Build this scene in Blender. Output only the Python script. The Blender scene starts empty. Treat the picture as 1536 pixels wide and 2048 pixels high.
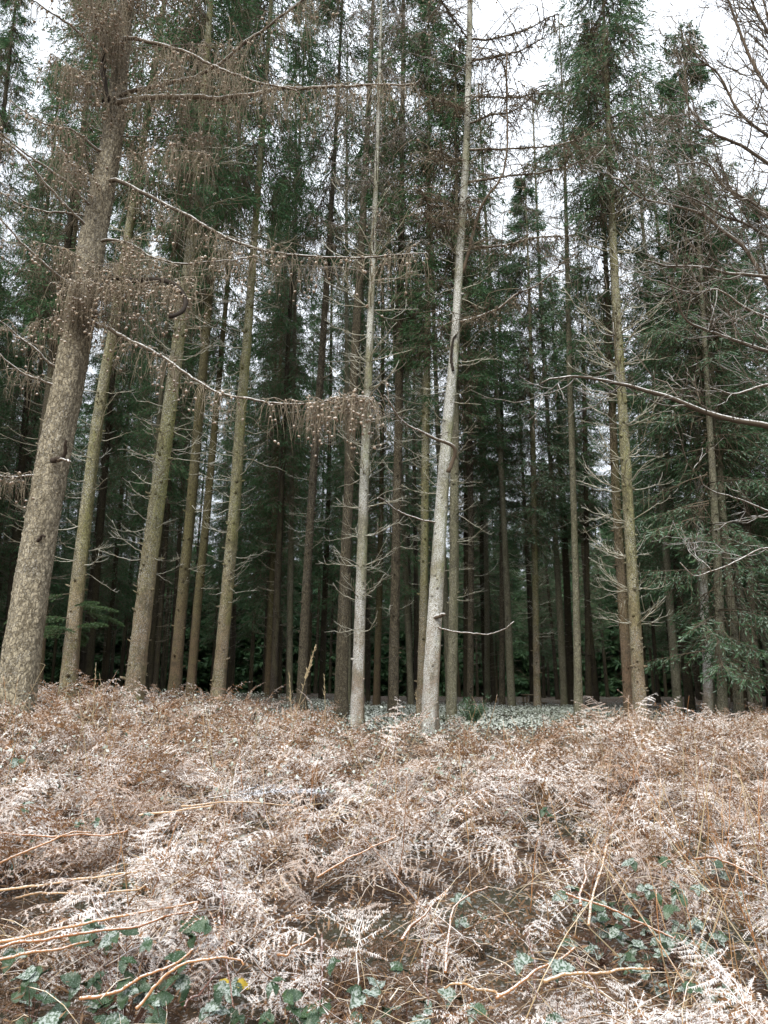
import bpy, math
import numpy as np
from mathutils import Vector, Matrix, Euler

# ------------------------------------------------------------------ camera, sky, sun, exposure
scene = bpy.context.scene
COL = scene.collection
F, CX, CY = 1500.0, 768.0, 1024.0            # focal length and centre in photograph pixels
PITCH = math.radians(13.5)
EYE = np.array([0.0, 0.0, 1.6])
cam_d = bpy.data.cameras.new('camera')
cam = bpy.data.objects.new('camera', cam_d); COL.objects.link(cam)
cam.location = EYE
cam.rotation_euler = (math.radians(90) + PITCH, 0, 0)
cam_d.sensor_fit = 'VERTICAL'; cam_d.sensor_height = 36.0
cam_d.lens = F / 2048.0 * 36.0
cam_d.clip_start = 0.05; cam_d.clip_end = 3000
scene.camera = cam

SUN_EL, SUN_ROT = math.radians(42), math.radians(200)
world = bpy.data.worlds.new('World'); scene.world = world; world.use_nodes = True
wn = world.node_tree; wn.nodes.clear()
sky = wn.nodes.new('ShaderNodeTexSky'); sky.sky_type = 'NISHITA'; sky.sun_disc = False
sky.sun_elevation = SUN_EL; sky.sun_rotation = SUN_ROT; sky.dust_density = 4.0; sky.air_density = 1.0
tcw = wn.nodes.new('ShaderNodeTexCoord')
cl = wn.nodes.new('ShaderNodeTexNoise'); cl.inputs['Scale'].default_value = 1.6; cl.inputs['Detail'].default_value = 4
clr = wn.nodes.new('ShaderNodeValToRGB')
clr.color_ramp.elements[0].position = .3; clr.color_ramp.elements[0].color = (10.0, 10.8, 11.9, 1)
clr.color_ramp.elements[1].position = .75; clr.color_ramp.elements[1].color = (12.6, 13.2, 14.0, 1)
mixw = wn.nodes.new('ShaderNodeMix'); mixw.data_type = 'RGBA'; mixw.inputs['Factor'].default_value = .93
bg = wn.nodes.new('ShaderNodeBackground'); bg.inputs['Strength'].default_value = .10
wo = wn.nodes.new('ShaderNodeOutputWorld')
wn.links.new(tcw.outputs['Generated'], cl.inputs['Vector'])
wn.links.new(cl.outputs['Fac'], clr.inputs['Fac'])
wn.links.new(sky.outputs['Color'], mixw.inputs['A'])
sepw = wn.nodes.new('ShaderNodeSeparateXYZ'); wn.links.new(tcw.outputs['Generated'], sepw.inputs[0])
cie = wn.nodes.new('ShaderNodeMapRange'); cie.inputs['From Min'].default_value = 0; cie.inputs['From Max'].default_value = 1
cie.inputs['To Min'].default_value = 1 / 3; cie.inputs['To Max'].default_value = 1; wn.links.new(sepw.outputs['Z'], cie.inputs['Value'])
mulw = wn.nodes.new('ShaderNodeVectorMath'); mulw.operation = 'SCALE'
wn.links.new(clr.outputs['Color'], mulw.inputs[0]); wn.links.new(cie.outputs['Result'], mulw.inputs['Scale'])
wn.links.new(mulw.outputs[0], mixw.inputs['B'])
wn.links.new(mixw.outputs['Result'], bg.inputs['Color'])
wn.links.new(bg.outputs['Background'], wo.inputs['Surface'])

sun_d = bpy.data.lights.new('sun', 'SUN'); sun_d.energy = 1.5; sun_d.angle = math.radians(25); sun_d.color = (1, .96, .83)
sun = bpy.data.objects.new('sun', sun_d); COL.objects.link(sun)
sdir = Vector((math.sin(SUN_ROT) * math.cos(SUN_EL), math.cos(SUN_ROT) * math.cos(SUN_EL), math.sin(SUN_EL)))
sun.rotation_euler = sdir.to_track_quat('Z', 'Y').to_euler()

vs = scene.view_settings
vs.view_transform = 'Standard'; vs.look = 'None'; vs.exposure = 1.02; vs.gamma = 1.0; vs.use_curve_mapping = False
scene.cycles.max_bounces = 3; scene.cycles.diffuse_bounces = 2; scene.cycles.glossy_bounces = 2
scene.cycles.use_denoising = True

# ------------------------------------------------------------------ helpers
rng = np.random.default_rng(11)
SP, CP = math.sin(PITCH), math.cos(PITCH)

def at(px, py, Y):
    """world point seen at photograph pixel (px,py) standing Y metres in front"""
    dx, dy = (px - CX) / F, (CY - py) / F
    t = Y / (CP - dy * SP)
    return np.array([dx * t, Y, EYE[2] + t * (SP + dy * CP)])

def depth(py, Y):
    return Y / (CP - (CY - py) / F * SP)

def sm(a, b, x):
    t = np.clip((x - a) / (b - a), 0, 1); return t * t * (3 - 2 * t)

def bumps(x, y, k=1.0):
    return (np.sin(x * 1.9 * k + 1.3) * np.sin(y * 1.6 * k + .4) + .6 * np.sin(x * 3.7 * k - y * 2.9 * k + 2.) + .4 * np.sin(x * 6.1 * k + y * 5.3 * k)) / 2.

GY = np.array([-400, 0.0, .9, 1.6, 2.2, 3.0, 4.5, 7.0, 10., 15., 40., 400.])
GZ = np.array([-2., 0.0, .06, .22, .35, .45, .62, .84, 1.05, 1.17, 1.33, 1.8])
def ground(x, y):
    x = np.asarray(x, float); y = np.asarray(y, float)
    z = (np.interp(y - .3, GY, GZ) + np.interp(y, GY, GZ) + np.interp(y + .3, GY, GZ)) / 3
    z = z + .34 * sm(.3, 3.6, -x) * sm(3., 7.5, y) * (1 - .5 * sm(14, 30, y))
    z = z - .05 * sm(2, 6, x) * sm(5, 9, y)
    return z + .035 * bumps(x, y) * sm(1., 3, y)

class Geo:
    def __init__(s): s.v = []; s.f = []; s.n = 0
    def add(s, v, *faces):
        v = np.asarray(v, np.float32).reshape(-1, 3)
        for f in faces:
            f = np.asarray(f, np.int64)
            if f.size: s.f.append(f + s.n)
        s.v.append(v); s.n += len(v)
    def mesh(s, name, material=None, smooth=False):
        me = bpy.data.meshes.new(name)
        v = np.concatenate(s.v)
        loops = np.concatenate([f.ravel() for f in s.f])
        sizes = np.concatenate([np.full(len(f), f.shape[1]) for f in s.f])
        me.vertices.add(len(v)); me.vertices.foreach_set('co', v.ravel())
        me.loops.add(len(loops)); me.loops.foreach_set('vertex_index', loops.astype(np.int32))
        me.polygons.add(len(sizes))
        st = np.zeros(len(sizes), np.int32); st[1:] = np.cumsum(sizes)[:-1]
        me.polygons.foreach_set('loop_start', st)
        if smooth: me.polygons.foreach_set('use_smooth', np.ones(len(sizes), bool))
        me.update(calc_edges=True)
        if material: me.materials.append(material)
        return me
    def build(s, name, material, parent=None, smooth=False, kind=None):
        return link(name, s.mesh(name, material, smooth), parent, kind)

def link(name, me, parent=None, kind=None):
    o = bpy.data.objects.new(name, me); COL.objects.link(o)
    if parent is not None: o.parent = parent
    if kind: o['kind'] = kind
    return o

def tag(o, label=None, cat=None, group=None, kind=None):
    if label: o['label'] = label
    if cat: o['category'] = cat
    if group: o['group'] = group
    if kind: o['kind'] = kind
    return o

def empty(name, loc, label, cat, group=None):
    o = bpy.data.objects.new(name, None); COL.objects.link(o)
    o.location = [float(c) for c in loc]; o.empty_display_size = .2
    return tag(o, label, cat, group)

def unit(a):
    return a / np.maximum(np.linalg.norm(a, axis=-1, keepdims=True), 1e-9)

def tubes(g, P, R, S=3, tip=True):
    """N tubes through K points each: P (N,K,3), R (N,K)"""
    P = np.asarray(P, float); R = np.asarray(R, float)
    if P.ndim == 2: P = P[None]; R = R[None]
    N, K = P.shape[:2]
    if N == 0: return
    T = unit(np.gradient(P, axis=1))
    mean = unit(P[:, -1] - P[:, 0])
    ref = np.where(np.abs(mean[:, 2:3]) > .8, np.array([[1., .2, 0]]), np.array([[0., 0, 1.]]))
    U = unit(np.cross(T, np.repeat(ref[:, None], K, 1))); V = np.cross(T, U)
    a = np.arange(S) * 2 * math.pi / S
    ring = P[:, :, None] + R[:, :, None, None] * (np.cos(a)[None, None, :, None] * U[:, :, None] + np.sin(a)[None, None, :, None] * V[:, :, None])
    idx = np.arange(N * K * S).reshape(N, K, S)
    nx = np.roll(idx, -1, axis=2)
    q = np.stack([idx[:, :-1], nx[:, :-1], nx[:, 1:], idx[:, 1:]], -1).reshape(-1, 4)
    if S == 3:
        ends = np.concatenate([idx[:, -1, :], idx[:, 0, ::-1]])
        g.add(ring, q, ends)
    else:
        ends = np.concatenate([idx[:, -1, :], idx[:, 0, ::-1]])
        g.add(ring, q, ends)

def resample(pts, n, smooth=True):
    pts = np.asarray(pts, float)
    d = np.r_[0, np.cumsum(np.linalg.norm(np.diff(pts[:, :3], axis=0), axis=1))]
    if smooth and len(pts) > 2:                      # Catmull-Rom
        out = []
        P = np.vstack([2 * pts[0] - pts[1], pts, 2 * pts[-1] - pts[-2]])
        m = 8
        for i in range(1, len(P) - 2):
            u = np.linspace(0, 1, m, endpoint=False)[:, None]
            p0, p1, p2, p3 = P[i - 1], P[i], P[i + 1], P[i + 2]
            out.append(.5 * (2 * p1 + (p2 - p0) * u + (2 * p0 - 5 * p1 + 4 * p2 - p3) * u ** 2 + (3 * p1 - p0 - 3 * p2 + p3) * u ** 3))
        pts = np.vstack(out + [pts[-1:]])
        d = np.r_[0, np.cumsum(np.linalg.norm(np.diff(pts[:, :3], axis=0), axis=1))]
    s = np.linspace(0, d[-1], n)
    return np.stack([np.interp(s, d, pts[:, k]) for k in range(pts.shape[1])], 1)

def rnd(a, b, n=None): return rng.uniform(a, b, n)

# ------------------------------------------------------------------ materials
def new_mat(name):
    m = bpy.data.materials.new(name); m.use_nodes = True
    nt = m.node_tree; b = nt.nodes['Principled BSDF']
    b.inputs['Roughness'].default_value = .8
    b.inputs['Specular IOR Level'].default_value = .25
    return m, nt, b

class NT:
    def __init__(s, nt): s.nt = nt
    def n(s, t, **k):
        x = s.nt.nodes.new(t)
        for a, v in k.items(): setattr(x, a, v)
        return x
    def l(s, a, b): s.nt.links.new(a, b)
    def noise(s, vec, scale, detail=3, rough=.5):
        x = s.n('ShaderNodeTexNoise'); x.inputs['Scale'].default_value = scale
        x.inputs['Detail'].default_value = detail; x.inputs['Roughness'].default_value = rough
        if vec is not None: s.l(vec, x.inputs['Vector'])
        return x.outputs['Fac']
    def ramp(s, v, lo, hi, a=0., b=1.):
        x = s.n('ShaderNodeMapRange'); x.interpolation_type = 'SMOOTHSTEP'
        x.inputs['From Min'].default_value = lo; x.inputs['From Max'].default_value = hi
        x.inputs['To Min'].default_value = a; x.inputs['To Max'].default_value = b
        s.l(v, x.inputs['Value']); return x.outputs['Result']
    def math(s, op, a, b):
        x = s.n('ShaderNodeMath'); x.operation = op
        for i, v in enumerate((a, b)):
            if isinstance(v, (int, float)): x.inputs[i].default_value = v
            else: s.l(v, x.inputs[i])
        return x.outputs[0]
    def mix(s, f, a, b):
        x = s.n('ShaderNodeMix'); x.data_type = 'RGBA'
        for nm, v in (('Factor', f), ('A', a), ('B', b)):
            if isinstance(v, (int, float)): x.inputs[nm].default_value = v
            elif isinstance(v, tuple): x.inputs[nm].default_value = (*v, 1)
            else: s.l(v, x.inputs[nm])
        return x.outputs['Result']
    def mapping(s, vec, scale):
        x = s.n('ShaderNodeMapping'); x.inputs['Scale'].default_value = scale; s.l(vec, x.inputs['Vector']); return x.outputs['Vector']

def leafy(name, cols, frost=(.75, .73, .74), amt=.8, up=(.1, .7), nscale=14., nthr=(.4, .6), big=None, rough=.8, translucent=0., island=True, spec=.25):
    """thin plant matter: colour varies per piece; rime lies on the faces that look up, in patches"""
    m, nt, b = new_mat(name); k = NT(nt)
    geo = k.n('ShaderNodeNewGeometry'); oi = k.n('ShaderNodeObjectInfo')
    r = geo.outputs['Random Per Island'] if island else oi.outputs['Random']
    c = k.mix(r, cols[0], cols[1])
    if len(cols) > 2: c = k.mix(k.ramp(k.noise(geo.outputs['Position'], 2.3, 2), .4, .62), c, cols[2])
    if amt > 0:
        sep = k.n('ShaderNodeSeparateXYZ'); k.l(geo.outputs['Normal'], sep.inputs[0])
        f = k.ramp(sep.outputs['Z'], *up)
        f = k.math('MULTIPLY', f, k.ramp(k.noise(geo.outputs['Position'], nscale, 4, .6), *nthr))
        if big: f = k.math('MULTIPLY', f, k.ramp(k.noise(geo.outputs['Position'], big[0], 2), big[1], big[2], big[3], 1.))
        f = k.math('MULTIPLY', f, amt)
        c = k.mix(f, c, frost)
    k.l(c, b.inputs['Base Color']); b.inputs['Roughness'].default_value = rough
    b.inputs['Specular IOR Level'].default_value = spec
    if translucent:
        tr = k.n('ShaderNodeBsdfTranslucent'); k.l(c, tr.inputs['Color'])
        ms = k.n('ShaderNodeMixShader'); ms.inputs[0].default_value = translucent
        k.l(b.outputs[0], ms.inputs[1]); k.l(tr.outputs[0], ms.inputs[2])
        k.l(ms.outputs[0], nt.nodes['Material Output'].inputs['Surface'])
    return m

def bark(name, ca, cb, cc, frost=.4, frost_thr=(.55, .66), scale=1., algae=None, bump=.7, red=None):
    m, nt, b = new_mat(name); k = NT(nt)
    tc = k.n('ShaderNodeTexCoord'); geo = k.n('ShaderNodeNewGeometry'); oi = k.n('ShaderNodeObjectInfo')
    off = k.n('ShaderNodeVectorMath'); off.operation = 'ADD'; k.l(tc.outputs['Object'], off.inputs[0])
    cr = k.n('ShaderNodeCombineXYZ'); k.l(k.math('MULTIPLY', oi.outputs['Random'], 37.), cr.inputs[0]); k.l(cr.outputs[0], off.inputs[1])
    vec = off.outputs[0]
    st = k.mapping(vec, (1, 1, .5))
    n1 = k.noise(st, 30 * scale, 6, .7); n2 = k.noise(vec, 4.5, 4, .6)
    wob = k.n('ShaderNodeVectorMath'); wob.operation = 'MULTIPLY_ADD'
    nz = k.n('ShaderNodeTexNoise'); nz.inputs['Scale'].default_value = 22; nz.inputs['Detail'].default_value = 3; k.l(vec, nz.inputs['Vector'])
    k.l(nz.outputs['Color'], wob.inputs[0]); wob.inputs[1].default_value = (.055, .055, .055); k.l(st, wob.inputs[2])
    vo = k.n('ShaderNodeTexVoronoi'); vo.inputs['Scale'].default_value = 62 * scale; k.l(wob.outputs[0], vo.inputs['Vector'])
    cell = k.n('ShaderNodeSeparateColor'); k.l(vo.outputs['Color'], cell.inputs[0])
    edge = k.ramp(vo.outputs['Distance'], .75, .35)                      # 1 in the middle of a bark scale, 0 at its rim
    tone = k.math('ADD', k.math('MULTIPLY', cell.outputs[0], .45), k.math('MULTIPLY', n1, .6))
    c = k.mix(k.ramp(tone, .28, .78), ca, cb)
    if algae:
        sx = k.n('ShaderNodeSeparateXYZ'); k.l(geo.outputs['Normal'], sx.inputs[0])
        side = k.ramp(sx.outputs['X'], -.9, .9, .3, 1.)
        c = k.mix(k.math('MULTIPLY', k.ramp(k.noise(k.mapping(vec, (1, 1, .35)), 3.2, 5, .65), .34, .62), side), c, algae)
    if red:
        sz = k.n('ShaderNodeSeparateXYZ'); k.l(tc.outputs['Object'], sz.inputs[0])
        c = k.mix(k.math('MULTIPLY', k.ramp(sz.outputs['Z'], 3.0, .5), k.ramp(k.noise(vec, 6, 5, .65), .3, .62, .35, 1.)), c, red)
    c = k.mix(k.math('MULTIPLY', k.ramp(n2, .5, .72), .55), c, cc)       # darker weathered patches
    c = k.mix(k.ramp(edge, 0., 1., .55, 0.), c, cc)
    fl = k.ramp(k.noise(vec, 85 * scale, 4, .75), *frost_thr)
    area = k.ramp(k.noise(k.mapping(vec, (1, 1, .6)), 2.6, 4, .6), .36, .62, .15, 1.)
    fy = k.n('ShaderNodeSeparateXYZ'); k.l(geo.outputs['Normal'], fy.inputs[0])
    facing = k.ramp(k.math('ADD', fy.outputs['Y'], k.math('MULTIPLY', fy.outputs['X'], .5)), .5, -.9, .08, 1.)   # rime blown onto the open side
    fr = k.math('MULTIPLY', k.math('MULTIPLY', k.math('MULTIPLY', fl, area), facing), frost)
    c = k.mix(fr, c, (.74, .74, .73))
    k.l(c, b.inputs['Base Color']); b.inputs['Roughness'].default_value = .8
    h = k.math('ADD', k.math('MULTIPLY', edge, .5), k.math('ADD', n1, k.math('MULTIPLY', cell.outputs[1], .4)))
    bp = k.n('ShaderNodeBump'); bp.inputs['Strength'].default_value = bump; bp.inputs['Distance'].default_value = .016
    k.l(h, bp.inputs['Height']); k.l(bp.outputs[0], b.inputs['Normal'])
    return m

M = {}
M['bark_larch'] = bark('bark_larch', (.18, .15, .10), (.43, .37, .265), (.08, .064, .044), frost=.45, frost_thr=(.52, .64), scale=.8, bump=.9)
M['bark_olive'] = bark('bark_olive', (.14, .125, .07), (.33, .295, .17), (.06, .053, .03), frost=.6, frost_thr=(.5, .62), algae=(.235, .23, .082), red=(.25, .18, .11))
M['bark_red'] = bark('bark_red', (.11, .085, .052), (.23, .18, .115), (.055, .042, .028), frost=.4, algae=(.17, .155, .065), red=(.21, .14, .09))
M['bark_pale'] = bark('bark_pale', (.17, .155, .10), (.34, .31, .225), (.09, .078, .05), frost=1., frost_thr=(.40, .58), algae=(.25, .26, .115), red=(.28, .205, .14))
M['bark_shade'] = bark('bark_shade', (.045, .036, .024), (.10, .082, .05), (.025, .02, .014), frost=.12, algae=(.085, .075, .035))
M['bark_olive_shaded'] = bark('bark_olive_shaded', (.075, .068, .034), (.16, .14, .07), (.035, .028, .018), frost=.2, algae=(.12, .105, .04), red=(.13, .09, .055))  # olive bark with the shade of the deeper stems mixed into its colour
M['bark_brown'] = bark('bark_brown', (.085, .07, .045), (.19, .16, .105), (.038, .03, .022), frost=.35, bump=1.)
M['bark_dark'] = bark('bark_dark', (.034, .027, .02), (.08, .062, .044), (.02, .015, .011), frost=.2, algae=(.10, .09, .045))  # bark colour darkened to carry the gloom between the back rows
M['bark_grey'] = bark('bark_grey', (.14, .13, .085), (.29, .27, .19), (.06, .052, .04), frost=.5, algae=(.15, .15, .08))
M['branch_frost'] = leafy('branch_frost', [(.10, .075, .052), (.16, .12, .085)], (.80, .80, .80), .85, (.1, .6), 40, (.36, .55), island=False)
M['branch_dark'] = leafy('branch_dark', [(.03, .022, .016), (.05, .035, .025)], (.5, .5, .5), .3, (.7, 1.), 30, (.45, .6), island=False)
M['dead_branch'] = leafy('dead_branch', [(.22, .19, .12), (.34, .30, .20)], (.70, .70, .63), .85, (-.3, .5), 18, (.34, .52), island=True)
M['dead_far'] = leafy('dead_far', [(.12, .105, .07), (.20, .175, .12)], (.5, .5, .46), .5, (.1, .7), 10, (.4, .6))  # dead wood coloured darker for the shaded interior
M['larch_twig'] = leafy('larch_twig', [(.21, .165, .115), (.36, .30, .215)], (.74, .72, .70), .65, (.3, .8), 20, (.45, .6))
M['crown_twig'] = leafy('crown_twig', [(.10, .078, .052), (.20, .155, .105)], (.5, .48, .47), .25, (.3, .9), 12, (.45, .6))
M['cone'] = leafy('cone', [(.22, .15, .10), (.40, .30, .21)], (.82, .78, .74), .9, (-.1, .6), 60, (.35, .55))
M['needles'] = leafy('needles', [(.05, .122, .055), (.11, .205, .088)], (.30, .40, .34), .25, (.2, .8), 8, (.4, .6), translucent=.2)
M['needles_frost'] = leafy('needles_frost', [(.06, .132, .068), (.125, .215, .105)], (.48, .56, .50), .45, (.1, .7), 10, (.38, .55), translucent=.2)
M['needles_fresh'] = leafy('needles_fresh', [(.055, .11, .045), (.11, .17, .07)], (.4, .45, .4), .3, (.2, .8), 10, (.4, .6), translucent=.25)
M['rime_twig'] = leafy('rime_twig', [(.12, .095, .07), (.19, .15, .11)], (.7, .7, .7), .7, (.0, .55), 22, (.36, .52))
M['bracken'] = leafy('bracken', [(.27, .118, .043), (.52, .295, .145), (.36, .20, .098)], (.96, .925, .91), .95, (.0, .5), 30, (.25, .45), big=(1.5, .32, .52, .48), translucent=.25)
M['bracken_far'] = leafy('bracken_far', [(.27, .128, .054), (.46, .265, .135), (.33, .19, .095)], (.90, .87, .85), .9, (.0, .55), 22, (.32, .50), big=(1.3, .36, .58, .3), translucent=.2)
M['stem_orange'] = leafy('stem_orange', [(.30, .125, .05), (.43, .215, .095)], (.88, .82, .78), .85, (.35, .8), 150, (.38, .54), island=False)
M['stem_tan'] = leafy('stem_tan', [(.38, .22, .10), (.52, .33, .18)], (.88, .84, .80), .8, (.25, .75), 130, (.42, .56), island=False)
M['stem_dark'] = leafy('stem_dark', [(.11, .05, .04), (.19, .10, .07)], (.7, .66, .66), .5, (.3, .85), 45, (.45, .58), island=False)
M['bramble'] = leafy('bramble', [(.014, .040, .011), (.032, .07, .02)], (.40, .47, .42), .35, (.1, .8), 260, (.5, .64), rough=.45, island=False, spec=.5)
M['bramble_rimed'] = leafy('bramble_rimed', [(.04, .075, .04), (.075, .11, .07)], (.50, .54, .52), .7, (-.1, .6), 130, (.40, .60), rough=.7, island=False)
M['bramble_yellow'] = leafy('bramble_yellow', [(.45, .33, .04), (.5, .36, .05)], amt=0, rough=.5, island=False)
M['cover'] = leafy('cover', [(.06, .078, .05), (.13, .145, .095)], (.60, .64, .60), .85, (.1, .6), 12, (.34, .52), big=(.8, .35, .6, .35))
M['litter'] = leafy('litter', [(.14, .08, .045), (.30, .19, .11)], (.7, .68, .68), .5, (.3, .9), 20, (.48, .6))
M['straw'] = leafy('straw', [(.36, .28, .16), (.5, .4, .25)], (.8, .8, .78), .4, (.2, .8), 30, (.45, .6))
M['snow_sprig'] = leafy('snow_sprig', [(.10, .08, .06), (.22, .2, .18)], (.84, .84, .9), 1., (-.3, .25), 20, (.25, .4))
M['wood'] = leafy('wood', [(.14, .11, .07), (.22, .17, .11)], (.5, .5, .5), .4, (.5, .9), 9, (.4, .6), island=False)
M['board'] = leafy('board', [(.5, .48, .44), (.6, .58, .54)], amt=0, island=False)

def ground_mat():
    m, nt, b = new_mat('ground_litter'); k = NT(nt)
    geo = k.n('ShaderNodeNewGeometry'); p = geo.outputs['Position']
    c = k.mix(k.ramp(k.noise(p, 9, 6, .7), .35, .65), (.05, .033, .022), (.16, .10, .065))
    c = k.mix(k.ramp(k.noise(p, 1.3, 4), .45, .62), c, (.075, .07, .045))
    c = k.mix(k.math('MULTIPLY', k.ramp(k.noise(p, 40, 4, .7), .54, .62), .6), c, (.55, .55, .55))
    k.l(c, b.inputs['Base Color']); b.inputs['Roughness'].default_value = .95
    bp = k.n('ShaderNodeBump'); bp.inputs['Strength'].default_value = .8; bp.inputs['Distance'].default_value = .05
    k.l(k.noise(p, 22, 5, .7), bp.inputs['Height']); k.l(bp.outputs[0], b.inputs['Normal'])
    return m
M['ground'] = ground_mat()

# ------------------------------------------------------------------ ground
def make_ground():
    xs = np.r_[-600, -250, -120, -70, np.linspace(-45, -14, 22), np.linspace(-13.5, 13.5, 64), np.linspace(14, 45, 22), 70, 120, 250, 600]
    ys = np.r_[-300, -80, -20, -6, np.linspace(-3, 0, 6), np.linspace(.2, 14, 60), np.linspace(14.5, 70, 30), 90, 130, 250, 700]
    X, Y = np.meshgrid(xs, ys)
    Z = ground(X, Y)
    g = Geo(); n = len(xs); idx = np.arange(X.size).reshape(X.shape)
    g.add(np.stack([X, Y, Z], -1), np.stack([idx[:-1, :-1], idx[:-1, 1:], idx[1:, 1:], idx[1:, :-1]], -1).reshape(-1, 4))
    o = g.build('ground', M['ground'], smooth=True)
    tag(o, 'brown woodland floor of leaf litter sprinkled with frost', 'ground', kind='structure')
make_ground()

# ------------------------------------------------------------------ trunks
def trunk_geo(P, R, S, rough, nstub, stub_len=.05, zmin=.4, zmax=99, seed=0):
    r = np.random.default_rng(seed)
    K = len(P); a = np.arange(S) * 2 * math.pi / S
    h = P[:, 2] - P[0, 2]
    RR = R[:, None] * (1 + .05 * np.sin(2 * a[None] + h[:, None] * .7 + seed) + .03 * np.sin(5 * a[None] - h[:, None] * 1.9))
    RR *= 1 + (.26 + .16 * np.sin(3 * a[None] + seed) + .08 * np.sin(5 * a[None] + 2 * seed)) * np.exp(-np.maximum(h[:, None] - .15, 0) / .22)
    RR += rough * r.normal(0, 1, RR.shape) * np.minimum(1, R[:, None] / .06)
    v = np.stack([P[:, None, 0] + RR * np.cos(a), P[:, None, 1] + RR * np.sin(a), np.repeat(P[:, 2:3], S, 1)], -1)
    g = Geo(); idx = np.arange(K * S).reshape(K, S); nx = np.roll(idx, -1, 1)
    g.add(v, np.stack([idx[:-1], nx[:-1], nx[1:], idx[1:]], -1).reshape(-1, 4), idx[-1:, :])
    if nstub:
        hi = min(zmax, h[-1] * .9)
        zz = r.uniform(zmin, hi, nstub); az = r.uniform(0, 2 * math.pi, nstub)
        pc = np.stack([np.interp(zz, h, P[:, i]) for i in range(3)], 1); rc = np.interp(zz, h, R)
        d = np.stack([np.cos(az), np.sin(az), r.uniform(-.1, .7, nstub)], 1)
        L = stub_len * r.uniform(.4, 1.4, nstub)
        p0 = pc + d * (rc[:, None] * .80) * [1, 1, 0]
        p1 = p0 + d * (L + rc * .2)[:, None]
        kk = np.linspace(0, 1, 3)[None, :, None]
        rr = r.uniform(.010, .021, nstub)[:, None] * np.array([1.5, 1.0, .45])
        tubes(g, p0[:, None] * (1 - kk) + p1[:, None] * kk, rr, 5)
    return g

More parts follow.
